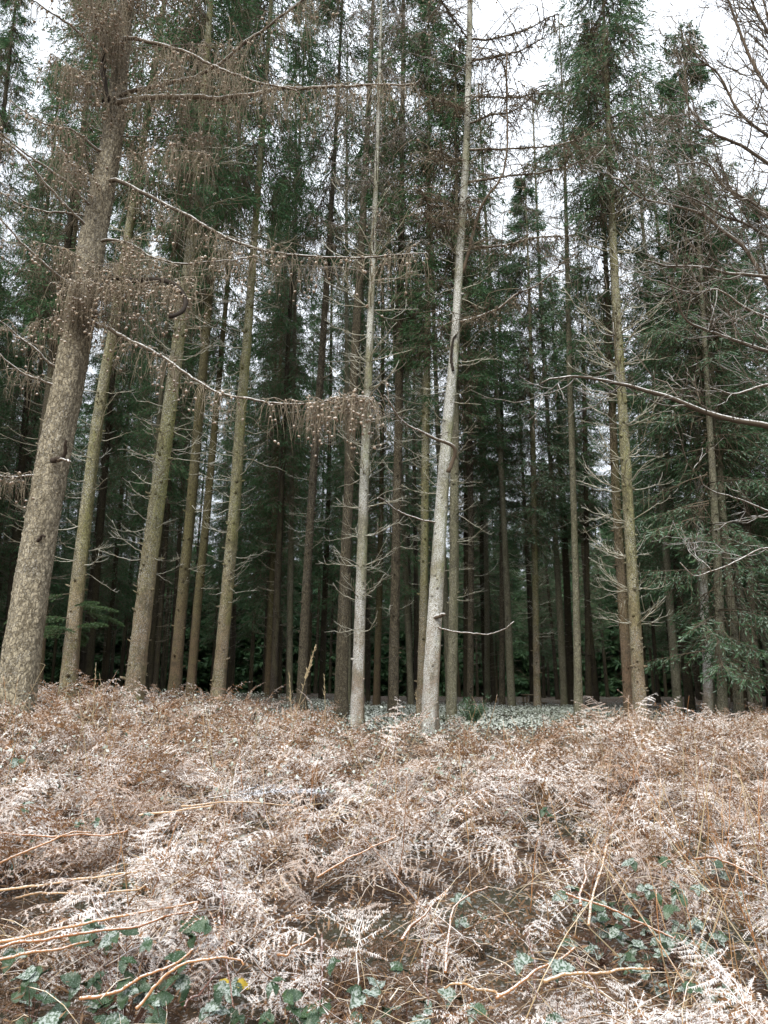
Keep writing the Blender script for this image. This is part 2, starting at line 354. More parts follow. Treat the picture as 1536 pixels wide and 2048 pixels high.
# prototypes -----------------------------------------------------------------
def spruce_crown(seed, H=20., zb=8.5, R=1.6, step=.33, nb=5, nsub=8, nsh=8, shoot=.125, w=.010, droop=.5, keep=.78, lowthin=.3, brown=11):
    r = np.random.default_rng(seed)
    zs = np.arange(zb, H - .15, step)
    z0 = np.repeat(zs, nb) + r.uniform(-.15, .15, len(zs) * nb); B = len(z0)
    az = r.uniform(0, 2 * math.pi, B)
    fr = np.clip((z0 - zb) / (H - zb), 0, 1)
    L = R * (1 - fr) ** .72 * r.uniform(.55, 1.12, B) * (lowthin + (1 - lowthin) * sm(0, .18, fr)) + .12
    rad = np.stack([np.cos(az), np.sin(az), 0 * az], 1); side = np.stack([-np.sin(az), np.cos(az), 0 * az], 1)
    a = -.12 + .65 * fr + r.uniform(-.15, .15, B); dr = droop * r.uniform(.6, 1.3, B)
    def bp(s): return rad[:, None] * (L[:, None] * s)[..., None] + np.stack([0 * s * L[:, None], 0 * s * L[:, None], z0[:, None] + L[:, None] * (a[:, None] * s - dr[:, None] * s ** 2 + .45 * dr[:, None] * s ** 4)], -1)
    tw = Geo(); ndl = Geo()
    s6 = np.linspace(0, 1, 5)[None].repeat(B, 0)
    tubes(tw, bp(s6), (.012 * (1 - .8 * s6)) * (.5 + .5 * L[:, None] / R), 3)
    s = np.linspace(.22, 1, nsub)[None].repeat(B, 0) + r.uniform(-.03, .03, (B, nsub)); s = np.clip(s, 0, 1)
    p = bp(s)                                                   # B,nsub,3
    P = np.repeat(p[:, :, None], 2, 2).reshape(-1, 3); ss = np.repeat(s[:, :, None], 2, 2).ravel()
    sg = np.tile([1., -1.], B * nsub)
    Lr = np.repeat(L, nsub * 2)
    d = unit(np.repeat(rad, nsub * 2, 0) * r.uniform(.35, .8, (len(P), 1)) + np.repeat(side, nsub * 2, 0) * (sg * r.uniform(.4, 1., len(P)))[:, None] + np.array([0, 0, -1.]) * r.uniform(.0, .75, (len(P), 1)))
    l = (Lr * .42 * (1.08 - ss) + .10) * r.uniform(.6, 1.25, len(P))
    km = r.random(len(P)) < keep
    P, d, l = P[km], d[km], l[km]; n = len(P)
    u3 = np.linspace(0, 1, 3)[None]
    def sp(u): return P[:, None] + d[:, None] * (l[:, None] * u)[..., None] + np.array([0, 0, -.42]) * (l[:, None] * u ** 2)[..., None]
    tubes(tw, sp(u3.repeat(n, 0)), np.full((n, 3), .0045) * [1, .8, .5], 3)
    u = np.linspace(.1, 1, nsh)[None].repeat(n, 0)
    q = sp(u).reshape(-1, 3); N = len(q)
    dd = np.repeat(d, nsh, 0); perp = unit(np.cross(dd, r.normal(0, 1, (N, 3))))
    sgn = np.tile(np.array([1., -1.] * nsh)[:nsh], n)[:, None]
    ax = unit(dd * .75 + perp * sgn * r.uniform(.3, .9, (N, 1)) + np.array([0, 0, -.28]))
    wv = unit(np.cross(ax, r.normal(0, 1, (N, 3))))
    sl = (shoot * r.uniform(.6, 1.35, N))[:, None]; ww = (w * r.uniform(.7, 1.3, N))[:, None]
    v = np.stack([q - wv * ww * .3, q + ax * sl * .55 - wv * ww, q + ax * sl, q + ax * sl * .5 + wv * ww], 1)
    i4 = np.arange(N * 4).reshape(N, 4)
    ndl.add(v, i4)
    # hanging bare brown twigs in the lower and inner crown
    nd = int(B * brown)
    bi = r.integers(0, B, nd); st = r.uniform(.05, .75, nd)
    pb = bp(np.broadcast_to(st[:, None], (nd, 1))[:B]) if False else None
    pos = rad[bi] * (L[bi] * st)[:, None] + np.stack([0 * st, 0 * st, z0[bi] + L[bi] * (a[bi] * st - dr[bi] * st ** 2 + .45 * dr[bi] * st ** 4)], 1)
    dh = unit(r.normal(0, 1, (nd, 3)) * [1, 1, .3]) * .45 + np.array([0, 0, -.7])
    ln = r.uniform(.2, .6, nd)
    kk = np.linspace(0, 1, 3)[None, :, None]
    path = pos[:, None] + dh[:, None] * ln[:, None, None] * kk + np.array([0, 0, -.25]) * ln[:, None, None] * kk ** 2
    tubes(tw, path, np.full((nd, 3), .0052) * [1, .8, .5], 3)
    return ndl.mesh('crown', M['needles']), tw.mesh('dead_twigs', M['crown_twig'])

def dead_low(seed, z0=1.2, z1=10., n=80):
    """thin dead side branches, smile-shaped arcs, under the live crown"""
    r = np.random.default_rng(seed); g = Geo()
    z = z0 + (z1 - z0) * r.random(n) ** .85; az = r.uniform(0, 2 * math.pi, n)
    L = (.35 + .9 * (z - z0) / (z1 - z0)) * r.uniform(.5, 1.25, n)
    a = r.uniform(-.35, .1, n); b = r.uniform(.15, .6, n)
    s = np.linspace(0, 1, 6)[None]
    rad = np.stack([np.cos(az), np.sin(az), 0 * az], 1); side = np.stack([-np.sin(az), np.cos(az), 0 * az], 1)
    def bp(s): return rad[:, None] * (.05 + L[:, None] * s)[..., None] + side[:, None] * (L[:, None] * .12 * np.sin(az * 7)[:, None] * s ** 2)[..., None] + np.array([0, 0, 1.]) * (z[:, None] + L[:, None] * (a[:, None] * s + b[:, None] * s ** 2))[..., None]
    tubes(g, bp(s.repeat(n, 0)), (.0110 * (1 - .65 * s)).repeat(n, 0) * r.uniform(.7, 1.2, (n, 1)), 3)
    for _ in range(4):
        t = r.uniform(.25, .95, (n, 1)); p = bp(t)[:, 0]
        d = unit(rad * .6 + side * r.uniform(-1, 1, (n, 1)) + np.array([0, 0, .3]) * r.uniform(-1., 1.5, (n, 1)))
        k = np.linspace(0, 1, 3)[None, :, None]; l = (L * r.uniform(.12, .4, n))[:, None, None]
        tubes(g, p[:, None] + d[:, None] * l * k + np.array([0, 0, .25]) * l * k ** 2, np.full((n, 3), .0045) * [1, .8, .5], 3)
    return g.mesh('dead_branches', M['dead_far'])

def dead_branch_proto(seed):
    r = np.random.default_rng(seed); g = Geo()
    a, b = r.uniform(-.4, .3), r.uniform(-.12, .5); c = r.uniform(-.35, .35); cut = r.uniform(.45, 1.)
    s = np.linspace(0, 1, 9)
    wob = np.cumsum(r.normal(0, .018, (9, 3)), 0)
    P = np.stack([s * (1 - .1 * s), c * s ** 2, a * s + b * s ** 2], 1) + wob
    P[0] = [-.04, 0, 0]
    P = P * np.array([cut, cut, cut]); tubes(g, P, .0088 * (1 - .62 * s) * r.uniform(.85, 1.15, 9), 5)
    for j in range(r.integers(3, 10)):
        t = r.uniform(.25, .95); p = np.array([np.interp(t, s, P[:, i]) for i in range(3)])
        d = unit(np.array([.7, r.choice([-1, 1]) * r.uniform(.3, .9), r.uniform(-.2, .5)]))
        l = r.uniform(.08, .38) * (1.1 - t * .5); k = np.linspace(0, 1, 5)[:, None]
        tubes(g, p + d * l * k + np.array([0, 0, .3]) * l * k ** 2 + np.r_[np.zeros((1, 3)), np.cumsum(r.normal(0, .004, (4, 3)), 0)], .0048 * (1 - .6 * k[:, 0]), 3)
    return g.mesh('dead_branch', M['dead_branch'])

CROWNS = [spruce_crown(100 + i, R=rr, zb=zz) for i, (rr, zz) in enumerate([(1.6, 8.2), (1.8, 9.2), (1.45, 7.4), (1.9, 8.8)])]
LOWER = [spruce_crown(106 + i, R=rr, zb=zz, lowthin=.55, droop=.6, brown=4) for i, (rr, zz) in enumerate([(1.7, 4.6), (1.9, 3.6), (1.6, 5.6)])]
BARE = [spruce_crown(112 + i, H=18., R=1.9, zb=8.5, step=.45, nsub=7, nb=4, keep=.8, droop=-.05, brown=6)[1] for i in range(2)]
LOWCROWN = spruce_crown(120, H=13., zb=1.1, R=1.6, step=.36, nb=5, nsub=11, nsh=12, shoot=.085, w=.0085, keep=.92, lowthin=.75, droop=.32, brown=4)
THICKET = [spruce_crown(124 + i, H=12., zb=.2, R=2.3, step=.5, nb=6, nsub=7, nsh=5, shoot=.42, w=.075, keep=.95, lowthin=.9, brown=2) for i in range(2)]
MIDCROWN = spruce_crown(121, H=18., zb=5.2, R=1.7, step=.34, nb=5, nsub=10, nsh=10, shoot=.11, w=.010, keep=.9, lowthin=.6, droop=.5)
DEADLOW = [dead_low(140 + i) for i in range(4)]
DEADB = [dead_branch_proto(160 + i) for i in range(24)]

def plain_trunk(seed):
    r = np.random.default_rng(seed); K = 60
    z = np.linspace(-.2, 19.6, K); s = z / 20
    P = np.stack([.06 * np.sin(z * .23 + seed), .05 * np.sin(z * .31 + 2 * seed), z], 1)
    R = .135 * (1 - .85 * np.clip(s, 0, 1)) + .006
    return trunk_geo(P, R, 12, .002, 60, .06, zmax=11, seed=seed).mesh('trunk', M['bark_brown'], True)
TRUNKS = [plain_trunk(i) for i in range(4)]

def align(o, base, top):
    d = Vector([float(x) for x in (np.asarray(top) - np.asarray(base))]).normalized()
    return Vector((0, 0, 1)).rotation_difference(d)

# ------------------------------------------------------------------ named trees in front
def named_tree(name, label, cat, pts, Y, mat, H=19., S=28, rough=.003, nstub=60, stub=.05, group=None, ylean=0., taper=None):
    """pts: (pixel x, pixel y, pixel width) up the stem"""
    W = []
    for (px, py, w) in pts:
        p = at(px, py, Y); W.append([*p, (w * .96 if S > 40 else w * .80) / 2 * depth(py, Y) / F])
    W = np.array(W)
    if ylean: W[:, 1] += (W[:, 2] - W[0, 2]) * ylean
    d0 = (W[1] - W[0]) / (W[1, 2] - W[0, 2])
    zb = float(ground(W[0, 0], W[0, 1])) - .12
    b = W[0] + d0 * (zb - W[0, 2]); b[3] = W[0, 3]
    d1 = (W[-1] - W[-2]) / (W[-1, 2] - W[-2, 2])
    rows = [b] + ([*W] if W[0, 2] > zb + .1 else [*W[1:]])
    ztop = zb + H
    if W[-1, 2] < ztop - 1:
        m = W[-1] + np.r_[d1[:2] * .75, 1, 0] * (ztop - W[-1, 2]) * .5; m[3] = W[-1, 3] * .55
        t = W[-1] + np.r_[d1[:2] * .6, 1, 0] * (ztop - W[-1, 2]); t[3] = .012
        rows += [m, t]
    C = resample(np.array(rows), max(80, int(H / (.040 if S > 40 else .095))))
    C[:, 3] = np.maximum(C[:, 3], .01)
    base = C[0, :3].copy(); base[2] = zb + .12
    root = empty(name, base, label, cat, group)
    P = C[:, :3] - base
    tr = trunk_geo(P, C[:, 3], S, rough, nstub, stub, zmax=12, seed=int(abs(pts[0][0])) % 97).build('trunk', M[mat], root, True)
    return dict(root=root, base=base, P=P, R=C[:, 3], top=C[-1, :3])

def on_stem(t, z):
    """local stem centre and radius at local height z"""
    return np.array([np.interp(z, t['P'][:, 2], t['P'][:, i]) for i in range(3)]), float(np.interp(z, t['P'][:, 2], t['R']))

def add_crown(t, proto, Hp, mat=None, scale_xy=1., rot=None, zs=None):
    q = align(None, t['base'], t['top'])
    H = t['P'][-1, 2]
    for me, nm in zip(proto, ('crown', 'dead_twigs')):
        o = link(nm, me, t['root'])
        o.rotation_mode = 'QUATERNION'
        rz = rnd(0, 6.28) if rot is None else rot
        rot = rz
        o.rotation_quaternion = q @ Euler((0, 0, rz)).to_quaternion()
        k = H / Hp if zs is None else zs
        o.scale = (scale_xy, scale_xy, k)
        if nm == 'crown' and mat:
            o.material_slots[0].link = 'OBJECT'; o.material_slots[0].material = M[mat]
        if nm == 'dead_twigs': o['kind'] = 'stuff'

def add_dead(t, z0, z1, n, lmin=.5, lmax=1.2, whorl=None, lean=0., mat='dead_branch'):
    n = int(n * 1.5); zz = np.sort(rnd(z0, z1, n))
    if whorl: zz = np.round(zz / whorl) * whorl + rnd(-.03, .03, n)
    for z in zz:
        p, r = on_stem(t, z); az = rnd(0, 2 * math.pi)
        # stems carry longer dead wood higher up
        L = rnd(lmin, lmax) * (.6 + .6 * (z - z0) / (z1 - z0))
        o = link('dead_branch', DEADB[rng.integers(len(DEADB))], t['root'])
        o.location = p + np.array([math.cos(az), math.sin(az), 0]) * r * .8
        o.rotation_euler = (rnd(-.5, .5), -lean + rnd(-.22, .22), az)
        o.scale = (L, L, L)

def px_branch(t, pts, Y0, Y1, w0, w1, mat='branch_frost', name='branch', S=6, n=None, attach=True, jag=.011):
    """a branch traced at its own distance: pixel way-points, running from Y0 to Y1 metres away"""
    k = len(pts); W = []
    for i, (px, py) in enumerate(pts):
        f = i / (k - 1); Yv = Y0 + (Y1 - Y0) * f
        W.append([*at(px, py, Yv), (w0 + (w1 - w0) * f) / 2 * depth(py, Yv) / F])
    W = np.array(W)
    if attach:
        base = t['base']
        p, r = on_stem(t, W[0, 2] - base[2]); p = p + base
        W = np.vstack([[*p, W[0, 3]], W])
    C = resample(W, n or 6 * len(W))
    C[1:-1, :3] += np.cumsum(rng.normal(0, jag, (len(C) - 2, 3)), 0) * .5
    g = Geo(); tubes(g, C[:, :3] - t['base'], np.maximum(C[:, 3], .0015), S)
    o = g.build(name, M[mat], t['root'], True)
    return o, C

def hang(g, P, L, spread=.5, r0=.0032, K=6, down=1.):
    """drooping larch twigs from points P"""
    n = len(P)
    az = rng.uniform(0, 2 * math.pi, n)
    d = np.stack([np.cos(az), np.sin(az), rng.uniform(-.4, .35, n)], 1) * spread
    s = np.linspace(0, 1, K)[None, :, None]; Lk = L[:, None, None]
    path = P[:, None] + d[:, None] * Lk * (s - .35 * s ** 2) + np.array([0, 0, -down]) * Lk * s ** 1.7
    path[:, 1:] += np.cumsum(rng.normal(0, .007, (n, K - 1, 3)), 1)
    tubes(g, path, (r0 * (1 - .6 * s[..., 0])).repeat(n, 0), 3)
    return path

CV = []
for zz, rr in ((-.5, .35), (-.15, 1.), (.25, .85), (.5, .3)):
    for i in range(5): CV.append((rr * math.cos(i * 1.2566), rr * math.sin(i * 1.2566), zz))
CV = np.array(CV); CF = []
for k in range(3):
    for i in range(5): CF.append((k * 5 + i, k * 5 + (i + 1) % 5, k * 5 + 5 + (i + 1) % 5, k * 5 + 5 + i))
CF = np.array(CF)
def cones(g, P, size=.0125):
    n = len(P)
    if n == 0: return
    ax = unit(rng.normal(0, 1, (n, 3)) + [0, 0, .4]); u = unit(np.cross(ax, rng.normal(0, 1, (n, 3)))); w = np.cross(ax, u)
    sz = size * rng.uniform(.7, 1.25, n)
    v = P[:, None] + sz[:, None, None] * (CV[None, :, 0:1] * u[:, None] + CV[None, :, 1:2] * w[:, None] + CV[None, :, 2:3] * 2.3 * ax[:, None])
    f = (CF[None] + (np.arange(n) * len(CV))[:, None, None]).reshape(-1, 4)
    caps = (np.array([[15, 16, 17, 18, 19], [4, 3, 2, 1, 0]])[None] + (np.arange(n) * len(CV))[:, None, None]).reshape(-1, 5)
    g.add(v, f, caps)

def dress(t, br, C, n, lmin, lmax, side=.45, conef=.5, s0=.15, s1=1., nc=3, down=1., spread=.5, mat='larch_twig', parent=None, base=None, r0=.0034):
    """give a larch branch its side shoots, hanging twigs and cones (C: world path)"""
    base = t['base'] if base is None else base
    parent = br if parent is None else parent
    s = rng.uniform(s0, s1, n); q = np.linspace(0, 1, len(C))
    p = np.stack([np.interp(s, q, C[:, i]) for i in range(3)], 1)
    g = Geo(); cg = Geo()
    # side shoots, half of the twigs hang from those
    ns = max(3, n // 7)
    ss = rng.uniform(s0, s1, ns); ps = np.stack([np.interp(ss, q, C[:, i]) for i in range(3)], 1)
    az = rng.uniform(0, 2 * math.pi, ns); ls = rng.uniform(.25, 1.1, ns) * side
    d = np.stack([np.cos(az), np.sin(az), rng.uniform(-.15, .55, ns)], 1)
    k = np.linspace(0, 1, 6)[None, :, None]
    side_p = ps[:, None] + d[:, None] * ls[:, None, None] * k + np.array([0, 0, -.35]) * ls[:, None, None] * k ** 2
    side_p[:, 1:] += np.cumsum(rng.normal(0, .008, (ns, 5, 3)), 1)
    tubes(g, side_p - base, (max(.0050, r0 * 1.3) * (1 - .6 * k[..., 0])).repeat(ns, 0), 4)
    h = n // 2
    ii = rng.integers(0, ns, h); kk = rng.integers(1, 6, h)
    p[:h] = side_p[ii, kk]
    path = hang(g, p - base, rng.uniform(lmin, lmax, n), spread, r0, down=down)
    # short second-order twiglets
    m = n
    jj = rng.integers(0, n, m); kj = rng.integers(1, 5, m)
    hang(g, path[jj, kj], rng.uniform(.06, .2, m), .7, r0 * .68, 4, .8)
    ncn = int(n * nc * .75)
    ci = rng.integers(0, n, ncn); ck = rng.integers(1, 6, ncn)
    cp = path[ci, ck] + rng.normal(0, .012, (ncn, 3))
    cp = cp[rng.random(ncn) < conef]
    tw = g.build('twigs', M[mat], parent, kind='stuff')
    if len(cp):
        cones(cg, cp); cg.build('cones', M['cone'], parent, True, kind='stuff')

def free_branch(t, z, az, L, up=.2, curve=.25, r0=.014, mat='branch_frost', name='branch', wob=.02):
    """branch leaving the stem at local height z in direction az"""
    p, r = on_stem(t, z); s = np.linspace(0, 1, 12)
    c = rnd(-.25, .25)
    d = np.array([math.cos(az), math.sin(az), 0]); e = np.array([-math.sin(az), math.cos(az), 0])
    P = p + np.outer(s * L, d) + np.outer(c * L * s ** 2, e) + np.outer(L * (up * s + curve * s ** 2), [0, 0, 1])
    P[1:] += np.cumsum(rng.normal(0, wob * L * .35, (11, 3)), 0) * .6
    R = r0 * (1 - .8 * s)
    g = Geo(); tubes(g, P, R, 5)
    o = g.build(name, M[mat], t['root'], True)
    return o, np.c_[P + t['base'], R]

# --- the big leaning larch at the left edge
T1 = named_tree('larch_tree', 'thick leaning larch with scaly grey-brown bark and cone-laden hanging twigs', 'tree',
                [(34, 1370, 78), (66, 1160, 72), (105, 930, 66), (150, 690, 60), (188, 470, 50), (215, 330, 42), (232, 220, 36), (245, 90, 30)], 7.5, 'bark_larch', H=17, S=60, rough=.0042, nstub=70, stub=.035)
b, C = px_branch(T1, [(228, 360), (265, 372), (325, 400), (400, 445), (475, 490), (560, 515), (650, 525), (760, 525), (860, 520)], 7.4, 6.6, 9, 2.5)
dress(T1, b, C, 220, .15, .55, side=.4, conef=.45, s0=.1, nc=2.4)
b, C = px_branch(T1, [(172, 640), (210, 655), (260, 680), (310, 705), (360, 745), (420, 780), (500, 802), (600, 812), (690, 800), (750, 800)], 7.4, 6.4, 9, 2.5)
dress(T1, b, C, 210, .12, .45, side=.3, conef=.45, s0=.12, nc=2.2)
dress(T1, b, C, 150, .15, .5, side=.25, conef=.6, s0=.82, s1=1., nc=2.6)
b, C = px_branch(T1, [(240, 205), (318, 192), (380, 190), (430, 197), (490, 190), (560, 175), (640, 170), (700, 165), (840, 160)], 7.4, 6.8, 12, 4)
dress(T1, b, C, 240, .2, .6, side=.5, conef=.3, s0=.3, nc=2)
b, C = px_branch(T1, [(250, 190), (330, 172), (400, 150), (440, 130), (490, 90), (540, 60), (600, 25), (660, -30)], 7.4, 7.0, 9, 4)
dress(T1, b, C, 200, .2, .6, side=.5, conef=.3, s0=.3, nc=2)
b, C = px_branch(T1, [(250, 80), (290, 88), (350, 100), (420, 130), (490, 160), (600, 190)], 7.3, 6.7, 8, 3)
dress(T1, b, C, 150, .2, .5, side=.4, conef=.25, nc=2)
b, C = px_branch(T1, [(215, 480), (260, 490), (300, 512), (350, 522), (450, 520), (520, 512)], 7.4, 6.6, 6, 2)
dress(T1, b, C, 140, .15, .45, side=.4, conef=.6, nc=2.5)
b, C = px_branch(T1, [(180, 570), (220, 556), (265, 562), (310, 560), (346, 568), (368, 598), (362, 622), (338, 633)], 7.3, 6.5, 11, 9, 'branch_dark', jag=.003)
dress(T1, b, C, 260, .15, .5, side=.55, conef=.7, s0=.05, s1=.8, nc=3)
for pts, w0 in (([(180, 408), (130, 362), (60, 310), (0, 258), (-50, 220)], 6), ([(172, 450), (120, 395), (55, 322), (10, 285), (-60, 240)], 6),
                ([(165, 430), (100, 425), (30, 400), (-30, 350)], 5), ([(130, 560), (60, 500), (0, 430), (-60, 380)], 6),
                ([(110, 737), (60, 690), (0, 640), (-50, 600)], 6), ([(112, 777), (50, 752), (0, 712), (-40, 690)], 6), ([(66, 950), (0, 940), (-50, 928)], 6),
                ([(200, 300), (150, 262), (90, 245), (20, 200)], 6), ([(210, 120), (150, 60), (100, 30), (40, -10)], 6)):
    b, C = px_branch(T1, pts, 7.4, 7.0, w0, 2)
    dress(T1, b, C, 40, .12, .4, side=.3, conef=.35, s0=.3, nc=1.5)
px_branch(T1, [(212, 40), (206, 100), (204, 170), (209, 205)], 7.2, 7.25, 9, 13, 'branch_dark', 'broken_branch', attach=False)
px_branch(T1, [(104, 921), (126, 917), (130, 880)], 7.28, 7.1, 12, 5, 'branch_dark', 'broken_branch', attach=False)
px_branch(T1, [(112, 922), (128, 924), (142, 925)], 7.28, 7.1, 7, 4, 'branch_frost', 'broken_branch', attach=False)
px_branch(T1, [(76, 1082), (84, 1079), (90, 1074)], 7.33, 7.22, 8, 4, 'branch_dark', 'broken_branch', attach=False)
# the cone-hung curtain in the upper part of the larch
for i in range(22):
    z = rnd(6.0, 9.6); az = rnd(math.radians(180), math.radians(375))
    b, C = free_branch(T1, z, az, rnd(.6, 1.5), rnd(-.05, .25), rnd(-.25, .1), .009)
    dress(T1, b, C, 100, .2, .65, side=.35, conef=.55, s0=.1, nc=2.2)
for i in range(8):
    z = rnd(4.3, 5.2); az = rnd(math.radians(170), math.radians(380))
    b, C = free_branch(T1, z, az, rnd(.5, 1.1), rnd(.0, .25), rnd(-.2, .1), .007)
    dress(T1, b, C, 70, .15, .5, side=.35, conef=.6, nc=2.4)

# --- stems on the left
T2 = named_tree('spruce_tree', 'olive-barked spruce just right of the big leaning larch, green sprig low down', 'tree',
                [(136, 1375, 40), (158, 1150, 34), (190, 880, 30), (215, 720, 26), (236, 600, 22)], 10.2, 'bark_olive', H=19, nstub=70)
add_crown(T2, CROWNS[0], 20.); add_dead(T2, 1.8, 9., 42, .5, 1.3)
T3 = named_tree('spruce_tree', 'knobbly yellow-olive spruce with many curved dead twigs, second from leaning larch', 'tree',
                [(268, 1385, 46), (298, 1130, 40), (325, 920, 35), (352, 720, 30), (385, 450, 22), (400, 270, 18)], 9.4, 'bark_olive', H=18, nstub=190, stub=.06)
add_crown(T3, CROWNS[2], 20., scale_xy=.9); add_dead(T3, 1.6, 8.5, 66, .5, 1.2)
T4 = named_tree('spruce_tree', 'mossy spruce whose base is pale and stem above carries curved dead branches', 'tree',
                [(436, 1390, 36), (452, 1210, 31), (470, 1000, 27), (482, 830, 24), (497, 640, 20)], 11.6, 'bark_olive', H=19, nstub=130, stub=.05)
add_crown(T4, CROWNS[1], 20.); add_dead(T4, 1.6, 8.5, 56, .5, 1.2)
T5 = named_tree('spruce_tree', 'dim olive spruce stem right behind the knobbly yellow spruce', 'tree', [(350, 1370, 31), (366, 1180, 28), (392, 900, 24)], 14., 'bark_olive_shaded', H=19, S=20)
add_crown(T5, CROWNS[3], 20.); add_dead(T5, 1.8, 8.5, 28, .5, 1.2)
T6 = named_tree('spruce_tree', 'slim shaded olive spruce beside a dim stem of similar colour', 'tree', [(383, 1365, 24), (398, 1180, 21), (416, 1000, 18)], 16.5, 'bark_olive_shaded', H=19, S=18)
add_crown(T6, CROWNS[0], 20.); add_dead(T6, 1.8, 8.5, 22, .5, 1.2)
T7 = named_tree('spruce_tree', 'dark red-brown spruce stem with short stubs standing between pale larches', 'tree', [(603, 1410, 25), (613, 1170, 22), (630, 900, 19), (650, 620, 15)], 14., 'bark_brown', H=20, S=20, nstub=110)
add_crown(T7, CROWNS[1], 20.); add_dead(T7, 2.4, 8.5, 26, .5, 1.2)
T8 = named_tree('larch_tree', 'rough brown straight larch touching the pale green stem in front', 'tree', [(681, 1440, 33), (690, 1150, 28), (701, 900, 24), (714, 640, 20), (728, 400, 16)], 13., 'bark_brown', H=20, S=28, rough=.005, nstub=10)
T9 = named_tree('larch_tree', 'slender pale green frosted stem with whorls of upswept dead branches', 'tree',
                [(714, 1450, 34), (721, 1200, 28), (728, 980, 24), (734, 820, 20), (741, 640, 16), (749, 440, 13), (756, 250, 10)], 10.8, 'bark_pale', H=15, nstub=90, stub=.03)
add_dead(T9, 1.3, 7.6, 64, .7, 1.3, whorl=.46, lean=.25)
T10 = named_tree('larch_tree', 'tallest frost-whitened larch in the clearing, bending to the right', 'tree',
                 [(858, 1462, 40), (868, 1260, 36), (884, 1000, 30), (897, 830, 27), (909, 690, 23), (921, 500, 20), (931, 330, 17), (937, 160, 14), (940, 0, 12)], 10., 'bark_pale', H=15.5, S=40, rough=.003, nstub=50, stub=.03)
for pts, w0, w1 in (([(943, 78), (983, 78), (1048, 65), (1118, 30)], 5, 2), ([(943, 122), (998, 110), (1048, 95), (1093, 65)], 5, 2), ([(940, 192), (1038, 192), (1093, 170)], 4, 2),
                    ([(940, 247), (993, 230), (1038, 220), (1088, 170)], 5, 2), ([(938, 300), (1008, 302), (1078, 300), (1158, 285)], 5, 2), ([(935, 365), (1018, 355), (1108, 345), (1208, 310)], 5, 2),
                    ([(928, 500), (1018, 495), (1088, 485), (1150, 482)], 5, 2), ([(918, 645), (988, 625), (1038, 590), (1078, 575), (1138, 520)], 6, 2),
                    ([(926, 545), (950, 440), (970, 400), (1008, 320), (1012, 100)], 7, 3), ([(925, 420), (858, 410), (838, 375)], 4, 2), ([(922, 445), (868, 442), (843, 415)], 4, 2),
                    ([(933, 220), (903, 210), (860, 200)], 4, 2), ([(938, 80), (900, 20), (880, -20)], 4, 2), ([(930, 320), (880, 318), (868, 300)], 4, 2)):
    b, C = px_branch(T10, pts, 10., 9.4, w0, w1, 'branch_frost')
    dress(T10, b, C, 120, .12, .5, side=.8, conef=.22, s0=.12, nc=.8, down=.45, spread=.8, mat='crown_twig', r0=.0062)
px_branch(T10, [(906, 742), (902, 715), (905, 690), (914, 668)], 9.9, 9.9, 6, 4, 'branch_dark', 'broken_branch', attach=False)
b, C = px_branch(T10, [(896, 945), (906, 905), (892, 888), (868, 880), (840, 862), (800, 840), (768, 790)], 9.85, 9.3, 9, 3, 'branch_frost', attach=False)
dress(T10, b, C, 30, .1, .35, side=.4, conef=.1, s0=.4, nc=1, down=.2, spread=.9, mat='rime_twig')
px_branch(T10, [(868, 1252), (920, 1262), (985, 1262), (1028, 1243)], 9.95, 9.5, 4, 2.2, 'branch_frost', 'dead_branch')
px_branch(T10, [(865, 1045), (800, 1022), (768, 995), (750, 990)], 9.95, 9.5, 4, 2, 'branch_frost', 'dead_branch')
px_branch(T10, [(872, 1235), (884, 1230), (888, 1228)], 9.9, 9.7, 9, 6, 'branch_frost', 'broken_branch')
add_dead(T10, 3.0, 9.0, 22, .5, 1.1)
T11 = named_tree('spruce_tree', 'frosted spruce stem standing just behind the tallest pale larch', 'tree', [(903, 1450, 27), (908, 1150, 23), (909, 950, 20), (912, 700, 16)], 12.6, 'bark_grey', H=13.5, nstub=60)
add_crown(T11, CROWNS[0], 20., scale_xy=.9); add_dead(T11, 1.6, 8., 36, .5, 1.1, whorl=.5)
T12 = named_tree('spruce_tree', 'thin brown spruce visible right of the frosted pair in the clearing', 'tree', [(940, 1425, 17), (942, 1150, 15), (940, 900, 13)], 17., 'bark_brown', H=12.5, S=16)
add_crown(T12, CROWNS[1], 20.); add_dead(T12, 2, 8., 24)
T13 = named_tree('spruce_tree', 'knobbly brown-olive spruce half hidden behind the tallest pale larch', 'tree', [(842, 1430, 24), (848, 1150, 21), (851, 900, 19), (855, 650, 15)], 13.2, 'bark_olive', H=15.5, S=20, nstub=150)
add_crown(T13, CROWNS[3], 20.); add_dead(T13, 2.2, 8., 20)
T14 = named_tree('spruce_tree', 'dark straight spruce midway between the two pale frosted larches', 'tree', [(786, 1428, 28), (791, 1150, 24), (796, 900, 20), (802, 500, 16)], 13.4, 'bark_brown', H=21, S=20, nstub=140)
add_crown(T14, CROWNS[2], 20.); add_dead(T14, 1.8, 9., 30)
T15 = named_tree('spruce_tree', 'thin reddish spruce near the small wooden stand in the wood', 'tree', [(1004, 1428, 15), (1004, 1150, 13), (1003, 900, 12)], 19., 'bark_brown', H=13, S=16)
add_crown(T15, CROWNS[0], 20.); add_dead(T15, 2, 8., 22)
T16 = named_tree('spruce_tree', 'dark spruce hung with low green boughs, directly beside the wooden stand', 'tree', [(1075, 1440, 17), (1070, 1150, 15), (1066, 900, 13)], 18., 'bark_olive', H=14.5, S=16)
add_crown(T16, MIDCROWN, 18., 'needles_frost'); add_dead(T16, 1.5, 5.5, 26)
